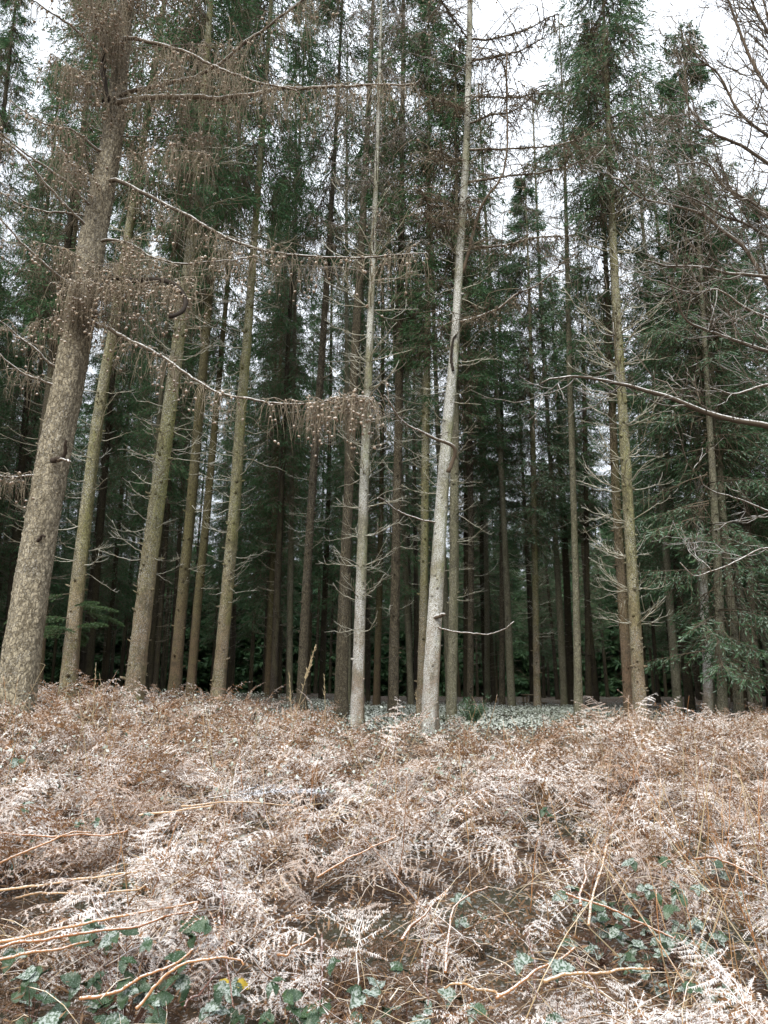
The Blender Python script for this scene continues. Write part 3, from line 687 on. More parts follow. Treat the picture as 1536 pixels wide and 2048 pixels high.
T17 = named_tree('larch_tree', 'slim clean grey-green pole of a larch standing alone in the gap', 'tree', [(1158, 1462, 21), (1150, 1100, 17), (1141, 800, 14), (1135, 560, 11), (1131, 380, 8)], 13., 'bark_grey', H=14.5, S=20, nstub=40, stub=.02)
add_dead(T17, 5., 11.5, 30, .5, 1.0)
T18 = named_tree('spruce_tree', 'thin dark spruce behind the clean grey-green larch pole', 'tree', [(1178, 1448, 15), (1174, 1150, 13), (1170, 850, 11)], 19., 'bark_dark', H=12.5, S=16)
add_crown(T18, CROWNS[2], 20.); add_dead(T18, 2, 8., 22)
T19 = named_tree('spruce_tree', 'tall spruce with pale base and dense green top, long upswept dead twigs', 'tree',
                 [(1284, 1480, 36), (1270, 1250, 30), (1256, 1000, 26), (1245, 820, 22), (1232, 600, 19), (1222, 400, 16), (1215, 200, 12)], 10.8, 'bark_olive', H=15.5, S=32, nstub=150, stub=.04)
q = spruce_crown(131, H=15.5, zb=8.4, R=1.35, step=.26, nb=6, nsub=10, nsh=11, shoot=.09, w=.0085, keep=.9, lowthin=.6)
add_crown(T19, q, 15.5, 'needles_frost', zs=1.)
add_dead(T19, 1.3, 8.8, 70, .8, 1.5, whorl=.5, lean=.25)
T20 = named_tree('spruce_tree', 'reddish spruce pressed close behind the tall pale-based spruce', 'tree', [(1262, 1465, 26), (1245, 1200, 23), (1230, 950, 20), (1222, 750, 16)], 12.6, 'bark_red', H=14, S=20, nstub=130)
add_crown(T20, CROWNS[0], 20., scale_xy=.8); add_dead(T20, 1.6, 8., 40)
T21 = named_tree('spruce_tree', 'pale-topped stem among three, hidden midway by green boughs', 'tree', [(1420, 1495, 24), (1411, 1250, 21), (1400, 1030, 19), (1392, 850, 16)], 12.6, 'bark_pale', H=10, S=20, nstub=80)
add_crown(T21, CROWNS[3], 20., scale_xy=.9); add_dead(T21, 3, 8., 16)
T22 = named_tree('spruce_tree', 'spruce carrying drooping frosted green boughs almost down to the bracken', 'tree', [(1447, 1500, 24), (1440, 1250, 21), (1428, 1000, 17), (1410, 700, 13), (1398, 500, 10)], 11.2, 'bark_grey', H=12.5, S=20, nstub=60)
add_crown(T22, LOWCROWN, 13., 'needles_frost')
T23 = named_tree('spruce_tree', 'grey spruce stem right of the boughed spruce, dark gap at its foot', 'tree', [(1484, 1510, 24), (1466, 1250, 22), (1447, 1050, 19), (1436, 900, 15)], 11.6, 'bark_grey', H=9.5, S=20, nstub=80)
add_crown(T23, CROWNS[1], 20., scale_xy=.8); add_dead(T23, 2.5, 8., 24)
T24 = named_tree('spruce_tree', 'dim brown spruce farthest from the clearing beside the grey trio', 'tree', [(1522, 1495, 21), (1505, 1250, 19), (1488, 950, 16)], 13.6, 'bark_brown', H=10, S=16)
add_crown(T24, CROWNS[2], 20.); add_dead(T24, 2, 8., 24)
NAMED = [t for t in list(globals().values()) if isinstance(t, dict) and 'root' in t and 'P' in t]

# twiggy bare crowns of the slimmer larches
for t, z0, z1, n, L in ((T9, 7., 14., 30, 1.3), (T8, 8., 19., 34, 1.5), (T17, 8., 13.8, 26, 1.0), (T10, 10., 15., 18, 1.3)):
    for i in range(n):
        z = rnd(z0, z1); f = (z - z0) / (z1 - z0)
        b, C = free_branch(t, z, rnd(0, 6.28), L * (1.1 - .75 * f) * rnd(.6, 1.2), rnd(.0, .5), rnd(-.1, .3), .010 * (1.1 - .7 * f))
        dress(t, b, C, 42, .15, .45, side=.5, conef=.3, s0=.1, nc=1., down=.8, spread=.7, mat='larch_twig' if t is T8 else 'rime_twig')

# fresh green sprig on T2
def sprig(t, px, py, Y, n, L, name, mat, spread=1.):
    g = Geo(); tw = Geo()
    for i in range(n):
        p0 = at(px + rnd(-20, 20), py + rnd(-45, 45), Y)
        stem, r = on_stem(t, p0[2] - t['base'][2]); stem = stem + t['base']
        az = rnd(0, 6.28); d = np.array([math.cos(az), math.sin(az) - .25, rnd(-.1, .3)])
        l = L * rnd(.6, 1.15); s = np.linspace(0, 1, 9)[:, None]
        P = stem + d * l * s + np.array([0, 0, -.22]) * l * s ** 2 * 1.0
        tubes(tw, P - t['base'], .006 * (1 - .8 * s[:, 0]), 3)
        for k in range(2, 9):
            for sgn in (-1, 1, 0):
                side = np.cross(d, [0, 0, 1]) * sgn
                dd = unit(d * .8 + side * .8 + np.array([0, 0, -.12])); ll = l * .34 * (1.15 - k / 9)
                u = np.linspace(.1, 1, 6); q = P[k] + np.outer(u * ll, dd) + np.outer(u ** 2 * ll * -.2, [0, 0, 1])
                tubes(tw, np.vstack([P[k], q[2], q[5]]) - t['base'], np.array([.003, .002, .001]), 3)
                q = np.repeat(q, 7, 0); N = len(q)
                ax = unit(dd + rng.normal(0, .75, (N, 3)))
                wv = unit(np.cross(ax, rng.normal(0, 1, (N, 3)))); sl = rng.uniform(.025, .05, (N, 1)); ww = rng.uniform(.004, .0065, (N, 1))
                v = np.stack([q - wv * ww, q + ax * sl, q + wv * ww], 1) - t['base']
                g.add(v, np.arange(N * 3).reshape(N, 3))
    f = g.build(name, M[mat], t['root'], kind='stuff')
    tw.build('twigs', M['crown_twig'], f, kind='stuff')
sprig(T2, 150, 1225, 10.2, 14, .72, 'needle_spray', 'needles_fresh')

# ------------------------------------------------------------------ the wood behind
def back_tree(x, y, H, label, group, mat, crown=True, low=True):
    z = float(ground(x, y))
    root = empty('spruce_tree', (x, y, z), label, 'tree', group)
    q = Euler((rnd(-.02, .02), rnd(-.02, .02), rnd(0, 6.28)))
    root.rotation_euler = q
    k = H / 20
    ms = rnd(.55, .9)
    tr = link('trunk', TRUNKS[rng.integers(4)], root); tr.scale = (ms, ms, k)
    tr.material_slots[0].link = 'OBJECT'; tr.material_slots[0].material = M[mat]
    ci = rng.integers(len(CROWNS)); w = rnd(.8, 1.15); rz = rnd(0, 6.28)
    pair = LOWER[rng.integers(3)] if (y > 15 and rng.random() < (.45 if .06 < x / y < .27 else .75)) else CROWNS[ci]
    for me, nm in zip(pair, ('crown', 'dead_twigs')):
        o = link(nm, me, root); o.scale = (w, w, k); o.rotation_euler = (0, 0, rz)
        if nm == 'dead_twigs': o['kind'] = 'stuff'
    if low:
        o = link('dead_branches', DEADLOW[rng.integers(4)], root, 'stuff'); o.scale = (1, 1, k); o.rotation_euler = (0, 0, rnd(0, 6.28))

taken = [(t['base'][0], t['base'][1]) for t in NAMED]
spots = []
yy = 13.0
while yy < 52:
    stepx = 2.7 + (yy - 13) * .022
    half = .60 * yy + 2.5
    xx = -half + rnd(0, stepx)
    while xx < half:
        x, y = xx + rnd(-.8, .8), yy + rnd(-.9, .9)
        xx += stepx
        if any((x - a) ** 2 + (y - b_) ** 2 < 1.5 ** 2 for a, b_ in taken): continue
        if y < 17.5 and -1.6 < x < 4.4: continue                  # the open clearing
        if .08 < x / y < .27 and y > 19 and rng.random() < .35: continue   # a thin strip where daylight comes through
        spots.append((x, y))
    yy += 2.9 + (yy - 13) * .018
TONE = {'bark_dark': 'dark brown', 'bark_shade': 'dim olive', 'bark_olive_shaded': 'shade-darkened olive'}
for x, y in spots:
    u = x / y
    lo, hi = (18, 22.5) if u < -.06 else (15, 19) if u < .06 else (11, 14.5) if u < .24 else (13, 16.5) if u < .36 else (10, 13.5)
    mt = ['bark_dark', 'bark_shade', 'bark_olive_shaded', 'bark_dark'][rng.integers(4)] if y < 26 else ['bark_dark', 'bark_shade'][rng.integers(2)]
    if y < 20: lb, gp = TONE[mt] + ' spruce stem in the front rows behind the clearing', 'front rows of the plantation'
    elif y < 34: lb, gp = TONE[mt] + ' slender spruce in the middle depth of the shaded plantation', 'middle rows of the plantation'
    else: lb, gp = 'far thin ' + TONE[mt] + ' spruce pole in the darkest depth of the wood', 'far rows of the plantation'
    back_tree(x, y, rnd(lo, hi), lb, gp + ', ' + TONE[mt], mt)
for px, Y, H in ((1010, 17.5, 17), (1108, 19., 18), (890, 18., 19), (1330, 15., 15), (1395, 17., 17), (1470, 14.5, 15), (1510, 18., 18), (965, 23., 20), (820, 20., 20), (700, 17.5, 19), (590, 20., 20), (300, 18., 20)):
    x = (px - CX) / F * Y * 1.02; z = float(ground(x, Y))
    root = empty('larch_tree', (x, Y, z), 'leafless larch with a fine haze of bare grey-brown twigs behind the clearing', 'tree', 'leafless larches in the wood')
    root.rotation_euler = (rnd(-.03, .03), rnd(-.03, .03), rnd(0, 6.28))
    tr = link('trunk', TRUNKS[rng.integers(4)], root); tr.scale = (.62, .62, H / 20); tr.material_slots[0].link = 'OBJECT'; tr.material_slots[0].material = M['bark_grey']
    o = link('bare_crown', BARE[rng.integers(2)], root, 'stuff'); o.scale = (1, 1, H / 18.)
    o.material_slots[0].link = 'OBJECT'; o.material_slots[0].material = M['dead_far']
nfar = 0
for yy, sp in ((54., 2.6), (58., 2.6), (63., 2.8)):                # thicket of young spruces closing the back of the wood
    xx = -.6 * yy
    while xx < .6 * yy:
        x, y = xx + rnd(-.6, .6), yy + rnd(-1, 1); xx += sp; nfar += 1
        z = float(ground(x, y))
        root = empty('young_spruce', (x, y, z), 'bushy young spruce in the far thicket closing the back of the wood', 'tree', 'far thicket of young spruces')
        root.rotation_euler = (0, 0, rnd(0, 6.28)); w = rnd(.9, 1.25); k = rnd(.7, 1.15)
        tr = link('trunk', TRUNKS[rng.integers(4)], root); tr.scale = (.8, .8, k * 12 / 20.)
        for me, nm in zip(THICKET[nfar % 2], ('crown', 'dead_twigs')):
            o = link(nm, me, root); o.scale = (w, w, k); o.rotation_euler = (0, 0, rnd(0, 6))
            if nm == 'dead_twigs': o['kind'] = 'stuff'
for sx in (-1, 1):                                                 # plantation continued outside the frame; dense spruces added to darken its interior
    for yv in np.arange(12, 52, 3.2):
        for k in range(2):
            x, y = sx * (.62 * yv + 3.6 + 3.0 * k + rnd(-.6, .6)), yv + rnd(-1, 1)
            root = empty('spruce_tree', (x, y, float(ground(x, y))), 'dense spruce added outside the frame on the flank to darken the plantation', 'tree', 'dense spruces added on the flanks for shade')
            w = rnd(.95, 1.3); kk = rnd(1.2, 1.6)
            tr = link('trunk', TRUNKS[rng.integers(4)], root); tr.scale = (1, 1, kk * 12 / 20.)
            for me, nm in zip(THICKET[k], ('crown', 'dead_twigs')):
                o = link(nm, me, root); o.scale = (w, w, kk); o.rotation_euler = (0, 0, rnd(0, 6))
                if nm == 'dead_twigs': o['kind'] = 'stuff'
print('back trees', len(spots), nfar)

# ------------------------------------------------------------------ rimed broadleaf tree leaning in from the right
def broadleaf():
    base = np.array([5.6, 7.6, float(ground(5.6, 7.6))])
    root = empty('broadleaf_tree', base, 'bare frosted broadleaf tree whose long rimed branches reach in over the bracken', 'tree')
    z = np.linspace(-.15, 10.5, 60)
    P = np.stack([.10 * np.sin(z * .5) + .0 * z, .08 * np.sin(z * .7), z], 1)
    t = dict(root=root, base=base, P=P, R=.13 * (1 - z / 11.) + .012, top=base + P[-1])
    trunk_geo(P, t['R'], 20, .003, 20, .03, seed=5).build('trunk', M['bark_grey'], root, True)
    def fork(o, C, n, depth_, l, base=base):
        g = Geo(); paths = []
        q = np.linspace(0, 1, len(C)); T = unit(np.gradient(C[:, :3], axis=0))
        def grow(P0, D, R0, Ls, K=7, wob=.03):
            k = np.linspace(0, 1, K)[None, :, None]
            path = P0[:, None] + D[:, None] * Ls[:, None, None] * k + np.array([0, 0, .18]) * Ls[:, None, None] * k ** 2
            path[:, 1:] += np.cumsum(rng.normal(0, wob, (len(P0), K - 1, 3)), 1) * Ls[:, None, None]
            tubes(g, path - base, R0[:, None] * (1 - .65 * k[0, :, 0])[None], 4)
            return path
        s = rng.uniform(.2, 1, n)
        p = np.stack([np.interp(s, q, C[:, i]) for i in range(3)], 1); tg = np.stack([np.interp(s, q, T[:, i]) for i in range(3)], 1)
        r = np.interp(s, q, C[:, 3])
        d = unit(tg * .8 + rng.normal(0, .55, (n, 3)) * [1, .8, 1])
        pa = grow(p, d, np.minimum(r * .6, .009), l * rng.uniform(.5, 1.2, n) * (1.15 - .5 * s))
        for lev in range(depth_):
            m = len(pa) * 3
            ii = rng.integers(0, len(pa), m); kk = rng.integers(2, pa.shape[1], m)
            p = pa[ii, kk]; tg = unit(pa[ii, -1] - pa[ii, 0])
            d = unit(tg * .8 + rng.normal(0, .5, (m, 3)))
            pa = grow(p, d, np.full(m, [.0050, .0036][lev]), rng.uniform(.15, .45, m) * (1. if lev == 0 else .6), 5)
        g.build('twigs', M['rime_twig'], o, kind='stuff')
    L = [([(1640, 875), (1536, 858), (1460, 845), (1390, 825), (1330, 800), (1260, 780), (1200, 765), (1140, 762), (1080, 768)], 7.6, 6.8, 14, 3, 9),
         ([(1640, 630), (1536, 572), (1483, 500), (1438, 465), (1398, 435), (1353, 420), (1268, 400), (1223, 355)], 7.6, 7.4, 10, 3, 20),
         ([(1640, 580), (1536, 555), (1458, 548), (1408, 535), (1328, 530), (1290, 520)], 7.6, 7., 8, 3, 16),
         ([(1640, 730), (1536, 700), (1468, 675), (1400, 650), (1368, 630), (1340, 560)], 7.6, 7.2, 9, 3, 20),
         ([(1640, 400), (1536, 330), (1480, 290), (1420, 260), (1375, 210), (1360, 160)], 7.6, 7.2, 9, 3, 22),
         ([(1640, 300), (1560, 210), (1510, 130), (1480, 60), (1455, 0), (1440, -60)], 7.6, 7.4, 9, 3, 22),
         ([(1640, 240), (1580, 150), (1530, 60), (1500, 0), (1490, -60)], 7.6, 7.4, 8, 3, 16),
         ([(1640, 640), (1560, 640), (1490, 620), (1430, 580), (1380, 590), (1300, 560)], 7.6, 7.0, 7, 2, 16),
         ([(1640, 460), (1560, 450), (1480, 400), (1430, 370), (1400, 330), (1350, 330)], 7.6, 7.0, 8, 2, 20),
         ([(1640, 330), (1570, 290), (1490, 230), (1440, 150), (1400, 120), (1370, 60)], 7.6, 7.3, 8, 2, 22),
         ([(1640, 260), (1590, 200), (1545, 100), (1530, 20), (1500, -60)], 7.6, 7.2, 8, 2, 20),
         ([(1640, 500), (1570, 480), (1500, 440), (1440, 420), (1390, 390), (1330, 370)], 7.6, 7.3, 8, 2, 20),
         ([(1640, 780), (1536, 770), (1470, 790), (1420, 775)], 7.6, 7.2, 8, 2, 16),
         ([(1640, 1040), (1536, 1010), (1480, 985), (1430, 970), (1400, 950)], 7.6, 7.2, 5, 2, 6),
         ([(1640, 1130), (1536, 1090), (1490, 1105), (1440, 1130), (1380, 1150), (1360, 1125)], 7.6, 7.2, 4, 2, 4)]
    for pts, y0, y1, w0, w1, n in L:
        o, C = px_branch(t, pts, y0, y1, w0, w1, 'branch_frost', n=40, jag=.008)
        fork(o, C, int(n * (1.4 if pts[-1][1] < 400 else 1.1)), 2, .9 if pts[-1][1] < 400 else .75)
broadleaf()

# ------------------------------------------------------------------ bracken
def frond_proto(seed, NP=12, NQ=7, pw=.034, tri=True):
    """dead bracken frond: arching stalk, paired pinnae, each set with small pinnules"""
    r = np.random.default_rng(seed)
    s = np.linspace(0, 1, 14)
    up, ov = r.uniform(.35, .75), r.uniform(.5, 1.0)
    ang = up * 1.3 - ov * 2.0 * s ** 1.2 + np.cumsum(r.normal(0, .05, 14))
    ds = 1 / 13.
    x = np.r_[0, np.cumsum(np.cos(ang[:-1]) * ds)]; z = np.r_[0, np.cumsum(np.sin(ang[:-1]) * ds)]
    y = np.cumsum(r.normal(0, .012, 14)); P = np.stack([x, y - y[0], z], 1)
    g = Geo(); tubes(g, P, .0062 * (1 - .8 * s), 3)
    t0 = np.repeat(np.linspace(.24, .985, NP), 2) + r.uniform(-.012, .012, 2 * NP); t0 = np.clip(t0, 0, 1); t0 = np.where(r.random(len(t0)) < (.04 if seed % 3 else .25), t0 * r.uniform(.9, 1., len(t0)), t0)
    sg = np.tile([1., -1.], NP)
    p = np.stack([np.interp(t0, s, P[:, i]) for i in range(3)], 1)
    T = unit(np.gradient(P, axis=0)); tg = unit(np.stack([np.interp(t0, s, T[:, i]) for i in range(3)], 1))
    side = unit(np.cross(tg, [0, 0, 1.])) * sg[:, None]; nrm = unit(np.cross(side, tg) * sg[:, None])
    u = (t0 - .24) / .75
    pl = .27 * np.clip(1.05 - u, .05, 1) ** .85 * np.minimum(1, .65 + 2.5 * u) * r.uniform(.55, 1.15, len(t0)) * np.where(r.random(len(t0)) < .12, .35, 1.)
    neat = r.random() < .3; q = .35 if neat else .95
    fold = r.uniform(-.5, .15) + r.normal(0, q * .4, len(t0)); curl = r.uniform(-.7, .2) + r.normal(0, q * .5, len(t0))
    d = unit(side + tg * (r.uniform(.2, .5) + r.normal(0, q * .25, (len(t0), 1))) + nrm * fold[:, None] * .7)
    k = np.linspace(0, 1, 5)
    path = p[:, None] + d[:, None] * (pl[:, None] * k)[..., None] + nrm[:, None] * (pl[:, None] * curl[:, None] * .45 * k ** 2)[..., None]
    # pinna midribs: a thin strip
    w = .0020
    a = path - tg[:, None] * w; b = path + tg[:, None] * w
    n = len(t0); v = np.stack([a, b], 2)
    idx = np.arange(n * 10).reshape(n, 5, 2)
    g.add(v, np.stack([idx[:, :-1, 0], idx[:, :-1, 1], idx[:, 1:, 1], idx[:, 1:, 0]], -1).reshape(-1, 4))
    # pinnules
    m = (np.arange(NQ) + .4) / NQ
    jit = q; q = p[:, None] + d[:, None] * (pl[:, None] * m)[..., None] + nrm[:, None] * (pl[:, None] * curl[:, None] * .45 * m ** 2)[..., None]
    for sgn in (1., -1.):
        ln = (pw * (1.12 - m)[None] ** .7 * (pl / .27)[:, None] ** .5) * r.uniform(.6, 1.2, (n, NQ)) + .005
        dd = unit(tg[:, None] * sgn * .9 + d[:, None] * .35 + nrm[:, None] * (r.uniform(-.5, .3) + r.normal(0, jit * .7, (n, NQ, 1))))
        base = d[:, None] * (pl[:, None, None] / NQ * .38)
        twist = nrm[:, None] * r.normal(0, .35, (n, NQ, 1)) * (pl[:, None, None] / NQ)
        v = np.stack([q - base - twist, q + dd * ln[..., None] + base * .25, q + base + twist], 2)
        mid = q + dd * ln[..., None] * .62
        v = np.stack([q - base - twist, mid - base * .75, q + dd * ln[..., None], mid + base * .8 + twist * .5, q + base + twist], 2) if not tri else v
        N = n * NQ
        g.add(v, np.arange(N * v.shape[2]).reshape(N, v.shape[2]))
    return g

FR_HI = [frond_proto(200 + i, 14, 15) for i in range(10)]
FR_LO = [frond_proto(220 + i, 12, 7, .045) for i in range(8)]

def strew(name, protos, pos, az, pitch, roll, scl):
    """one object that scatters the frond shapes over many points"""
    pc = bpy.data.collections.new(name + '_shapes')
    for me in protos: pc.objects.link(bpy.data.objects.new('frond_shape', me))
    n = len(pos); me = bpy.data.meshes.new(name); me.vertices.add(n)
    me.vertices.foreach_set('co', np.asarray(pos, np.float32).ravel())
    rot = np.stack([roll, -pitch, az], 1).astype(np.float32)
    me.attributes.new('rot', 'FLOAT_VECTOR', 'POINT').data.foreach_set('vector', rot.ravel())
    me.attributes.new('scl', 'FLOAT', 'POINT').data.foreach_set('value', scl.astype(np.float32))
    me.attributes.new('pick', 'INT', 'POINT').data.foreach_set('value', rng.integers(len(protos), size=n).astype(np.int32))
    o = bpy.data.objects.new(name, me); COL.objects.link(o)
    ng = bpy.data.node_groups.new(name + '_strew', 'GeometryNodeTree')
    ng.interface.new_socket('Geometry', in_out='INPUT', socket_type='NodeSocketGeometry')
    ng.interface.new_socket('Geometry', in_out='OUTPUT', socket_type='NodeSocketGeometry')
    N = ng.nodes; L = ng.links
    gi, go = N.new('NodeGroupInput'), N.new('NodeGroupOutput')
    ci = N.new('GeometryNodeCollectionInfo'); ci.inputs['Collection'].default_value = pc
    ci.inputs['Separate Children'].default_value = True; ci.inputs['Reset Children'].default_value = True
    ip = N.new('GeometryNodeInstanceOnPoints'); ip.inputs['Pick Instance'].default_value = True
    def attr(nm, ty):
        x = N.new('GeometryNodeInputNamedAttribute'); x.data_type = ty; x.inputs['Name'].default_value = nm; return x.outputs['Attribute']
    L.new(gi.outputs[0], ip.inputs['Points']); L.new(ci.outputs[0], ip.inputs['Instance'])
    L.new(attr('pick', 'INT'), ip.inputs['Instance Index']); L.new(attr('rot', 'FLOAT_VECTOR'), ip.inputs['Rotation']); L.new(attr('scl', 'FLOAT'), ip.inputs['Scale'])
    L.new(ip.outputs[0], go.inputs[0])
    md = o.modifiers.new('strew', 'NODES'); md.node_group = ng
    return o

def hollow(x, y, az, s):
    return np.maximum(hole(x, y), np.maximum(hole(x + np.cos(az) * .3 * s, y + np.sin(az) * .3 * s), hole(x + np.cos(az) * .7 * s, y + np.sin(az) * .7 * s)))
HOLES = [(-1.0, 2.45, .48), (-.55, 2.4, .28), (-.3, 2.6, .2), (.98, 3.15, .34), (1.25, 2.75, .22), (.25, 2.75, .22), (-.12, 2.25, .18), (-1.5, 3.6, .25), (-.3, 3.3, .16), (.35, 3.9, .16)]
HOLES += [(float(rnd(-1, 1) * (.5 * yy_)), float(yy_), float(rnd(.10, .19))) for yy_ in rnd(2.8, 6., 26)]
def hole(x, y):
    h = np.zeros_like(x)
    for hx, hy, hr in HOLES: h = np.maximum(h, np.exp(-((x - hx) ** 2 + (y - hy) ** 2) / hr ** 2))
    return h

def veg_h(x, y):
    """height of the bracken heap above the ground"""
    h = np.interp(y, [1.5, 2.2, 4.5, 7, 9.5, 13], [.36, .40, .36, .27, .16, .08]) * (1 + .5 * bumps(x * 1.25 + 4, y * 1.3))
    h = h * (1 + .3 * sm(.8, 3., x) * sm(3., 5., y))
    return h * (1 - .6 * hole(x, y))

def scatter(n, y0, y1, margin=.7, bias=1.):
    y = y0 + (y1 - y0) * rng.random(n) ** bias
    x = rng.uniform(-1, 1, n) * (.56 * y + margin)
    return x, y

# individual fronds nearest the path
n_ind = 240
meshes = [p.mesh('bracken_frond', M['bracken']) for p in FR_HI]
x, y = scatter(900, 1.9, 3.6, .25, .9)
az, fs = rng.uniform(0, 6.28, 900), rng.uniform(.34, .56, 900)
keep = hollow(x, y, az, fs) < .3
x, y, az, fs = x[keep][:n_ind], y[keep][:n_ind], az[keep][:n_ind], fs[keep][:n_ind]
for i in range(len(x)):
    o = link('bracken_frond', meshes[rng.integers(len(meshes))])
    s = fs[i]; lift = rnd(.05, .75)
    o.location = (x[i], y[i], float(ground(x[i], y[i]) + veg_h(x[i], y[i]) * lift))
    o.rotation_euler = (rnd(-.8, .8), rnd(-.25, .55), az[i]); o.scale = (s, s, s)
    tag(o, 'brown dead bracken frond with rimed leaflets in the heap nearest the path', 'bracken', 'bracken fronds nearest the path')

x, y = scatter(2700, 1.5, 6.2, .8, .8); m = rng.random(len(x)) < .52 + .75 * sm(-.5, .6, bumps(x * 2.3 + 1, y * 2.5)); x, y = x[m], y[m]; az, fs = rng.uniform(0, 6.28, len(x)), rng.uniform(.34, .72, len(x)) ; m = hollow(x, y, az, fs) < rng.uniform(.1, .5, len(x)); x, y, az, fs = x[m], y[m], az[m], fs[m]; n = len(x)
pos = np.stack([x, y, ground(x, y) + veg_h(x, y) * rng.random(n) * .75], 1)
o = strew('bracken', meshes, pos, az, rng.uniform(-.6, .4, n), rng.uniform(-.9, .9, n), fs)
tag(o, 'deep heap of dead brown bracken white with frost', 'bracken', kind='stuff')
x, y = scatter(3300, 5.4, 12.0, 1.2, .85)
mid = sm(-1.4, -.3, x) * (1 - sm(2.2, 3.4, x))
m = rng.random(len(x)) > np.maximum(sm(8.2, 10.4, y) * (.55 + .42 * mid), .96 * mid * sm(7.2, 8.4, y)); x, y = x[m], y[m]; n = len(x)
pos = np.stack([x, y, ground(x, y) + veg_h(x, y) * rng.random(n) * .75], 1)
o = strew('bracken', [p.mesh('bracken_frond', M['bracken_far']) for p in FR_LO], pos, rng.uniform(0, 6.28, n), rng.uniform(-.6, .45, n), rng.uniform(-.9, .9, n), rng.uniform(.36, .72, n))
tag(o, 'rusty bracken belt between the frosted heap and the trees', 'bracken', kind='stuff')

hx, hy = [], []
for a_, b_, r_ in HOLES:                                          # flattened fronds down in the hollows
    k_ = 55 if r_ > .2 else 12; hx += list(a_ + rng.normal(0, r_ * .8, k_)); hy += list(b_ + rng.normal(0, r_ * .8, k_))
x, y = np.array(hx), np.maximum(np.array(hy), 1.7); n = len(x)
x2, y2 = scatter(160, 1.6, 2.6, .2); x, y = np.r_[x, x2], np.r_[y, y2]; n = len(x)
pos = np.stack([x, y, ground(x, y) + rng.uniform(.0, .07, n)], 1)
M['bracken_shaded'] = leafy('bracken_shaded', [(.13, .06, .026), (.26, .145, .075), (.17, .10, .055)], (.8, .77, .75), .35, (.4, .9), 30, (.42, .58), translucent=.2)  # bracken browns darkened to put the shade of the hollows into the colour
o = strew('bracken', [p.mesh('bracken_frond', M['bracken_shaded']) for p in FR_HI[:6]], pos, rng.uniform(0, 6.28, n), rng.uniform(-.9, -.4, n), rng.uniform(-.9, .9, n), rng.uniform(.22, .42, n))
tag(o, 'flattened bracken pressed down in the hollows, its browns darkened for shade', 'bracken', kind='stuff')

# upright fronds standing above the heap
for (px, py, Y, s, p, a) in [(1245, 1490, 8.6, .75, -.75, 1.9), (1262, 1500, 8.4, .7, -.55, .5), (1300, 1500, 8.2, .7, -.5, .2), (1345, 1505, 8.0, .65, -.45, .6), (1210, 1500, 8.5, .6, -.6, 2.6),
                             (1400, 1510, 7.8, .7, -.5, .1), (1440, 1500, 7.6, .75, -.8, 2.9), (1290, 1520, 7.9, .6, -.6, 3.0), (640, 1430, 7.6, .6, -.5, 2.7), (600, 1400, 7.4, .6, -.5, 1.),
                             (560, 1400, 7.6, .55, -.6, .2), (330, 1390, 7.2, .5, -.5, .4), (690, 1400, 8.4, .5, -.7, .3), (1110, 1470, 9.2, .35, -.9, 2.), (160, 1380, 6.8, .45, -.7, 2.6), (830, 1440, 9., .45, -.7, .6)]:
    o = link('bracken_frond', meshes[rng.integers(len(meshes))])
    w = at(px, py, Y); o.location = (w[0], w[1], float(ground(w[0], w[1])) + .02)
    s *= 1.25; o.rotation_euler = (rnd(-.4, .4), p, a); o.scale = (s, s, s)
    tag(o, 'tall upright bracken frond standing clear of the heap with frosted tips', 'bracken', 'upright bracken fronds')

# dry litter and curled scraps through the heap
g = Geo(); n = 34000
x, y = scatter(n, 1.4, 10.5, 1., 1.25)
pos = np.stack([x, y, ground(x, y) + veg_h(x, y) * rng.random(n) ** 1.5 * .95], 1)
ax = unit(rng.normal(0, 1, (n, 3)) * [1, 1, .6]); wv = unit(np.cross(ax, rng.normal(0, 1, (n, 3))))
fs = np.clip(y / 5., .35, 1.)[:, None]; sl = rng.uniform(.015, .06, (n, 1)) * fs; ww = rng.uniform(.003, .009, (n, 1)) * fs
g.add(np.stack([pos - ax * sl * .5, pos + wv * ww, pos + ax * sl, pos - wv * ww], 1), np.arange(4 * n).reshape(n, 4))
o = g.build('leaf_litter', M['litter']); tag(o, 'broken brown bracken scraps and needles lying through the heap', 'litter', kind='stuff')

# dry straws tumbled through the heap, too many to count
g = Geo(); n = 2600
x, y = scatter(n, 1.7, 9.5, .8, 1.1)
p0 = np.stack([x, y, ground(x, y) + veg_h(x, y) * rng.uniform(.45, 1.2, n)], 1)
az = rng.uniform(0, 6.28, n); d = np.stack([np.cos(az), np.sin(az), rng.normal(.1, .45, n)], 1); L = rng.uniform(.08, .42, n)
k = np.linspace(0, 1, 5)[None, :, None]
P = p0[:, None] + d[:, None] * L[:, None, None] * (k - .5) + np.array([0, 0, -.25]) * L[:, None, None] * (2 * k - 1) ** 2 * .6
P[:, 1:] += np.cumsum(rng.normal(0, .006, (n, 4, 3)), 1)
tubes(g, P, rng.uniform(.0009, .0024, (n, 1)) * np.linspace(1, .5, 5)[None], 3)
M['tumbled'] = leafy('tumbled', [(.30, .15, .06), (.58, .44, .26)], (.9, .88, .85), .7, (.1, .7), 40, (.4, .56))
tag(g.build('straw_litter', M['tumbled']), 'tangle of thin tan and rusty straws tumbled through the bracken', 'litter', kind='stuff')

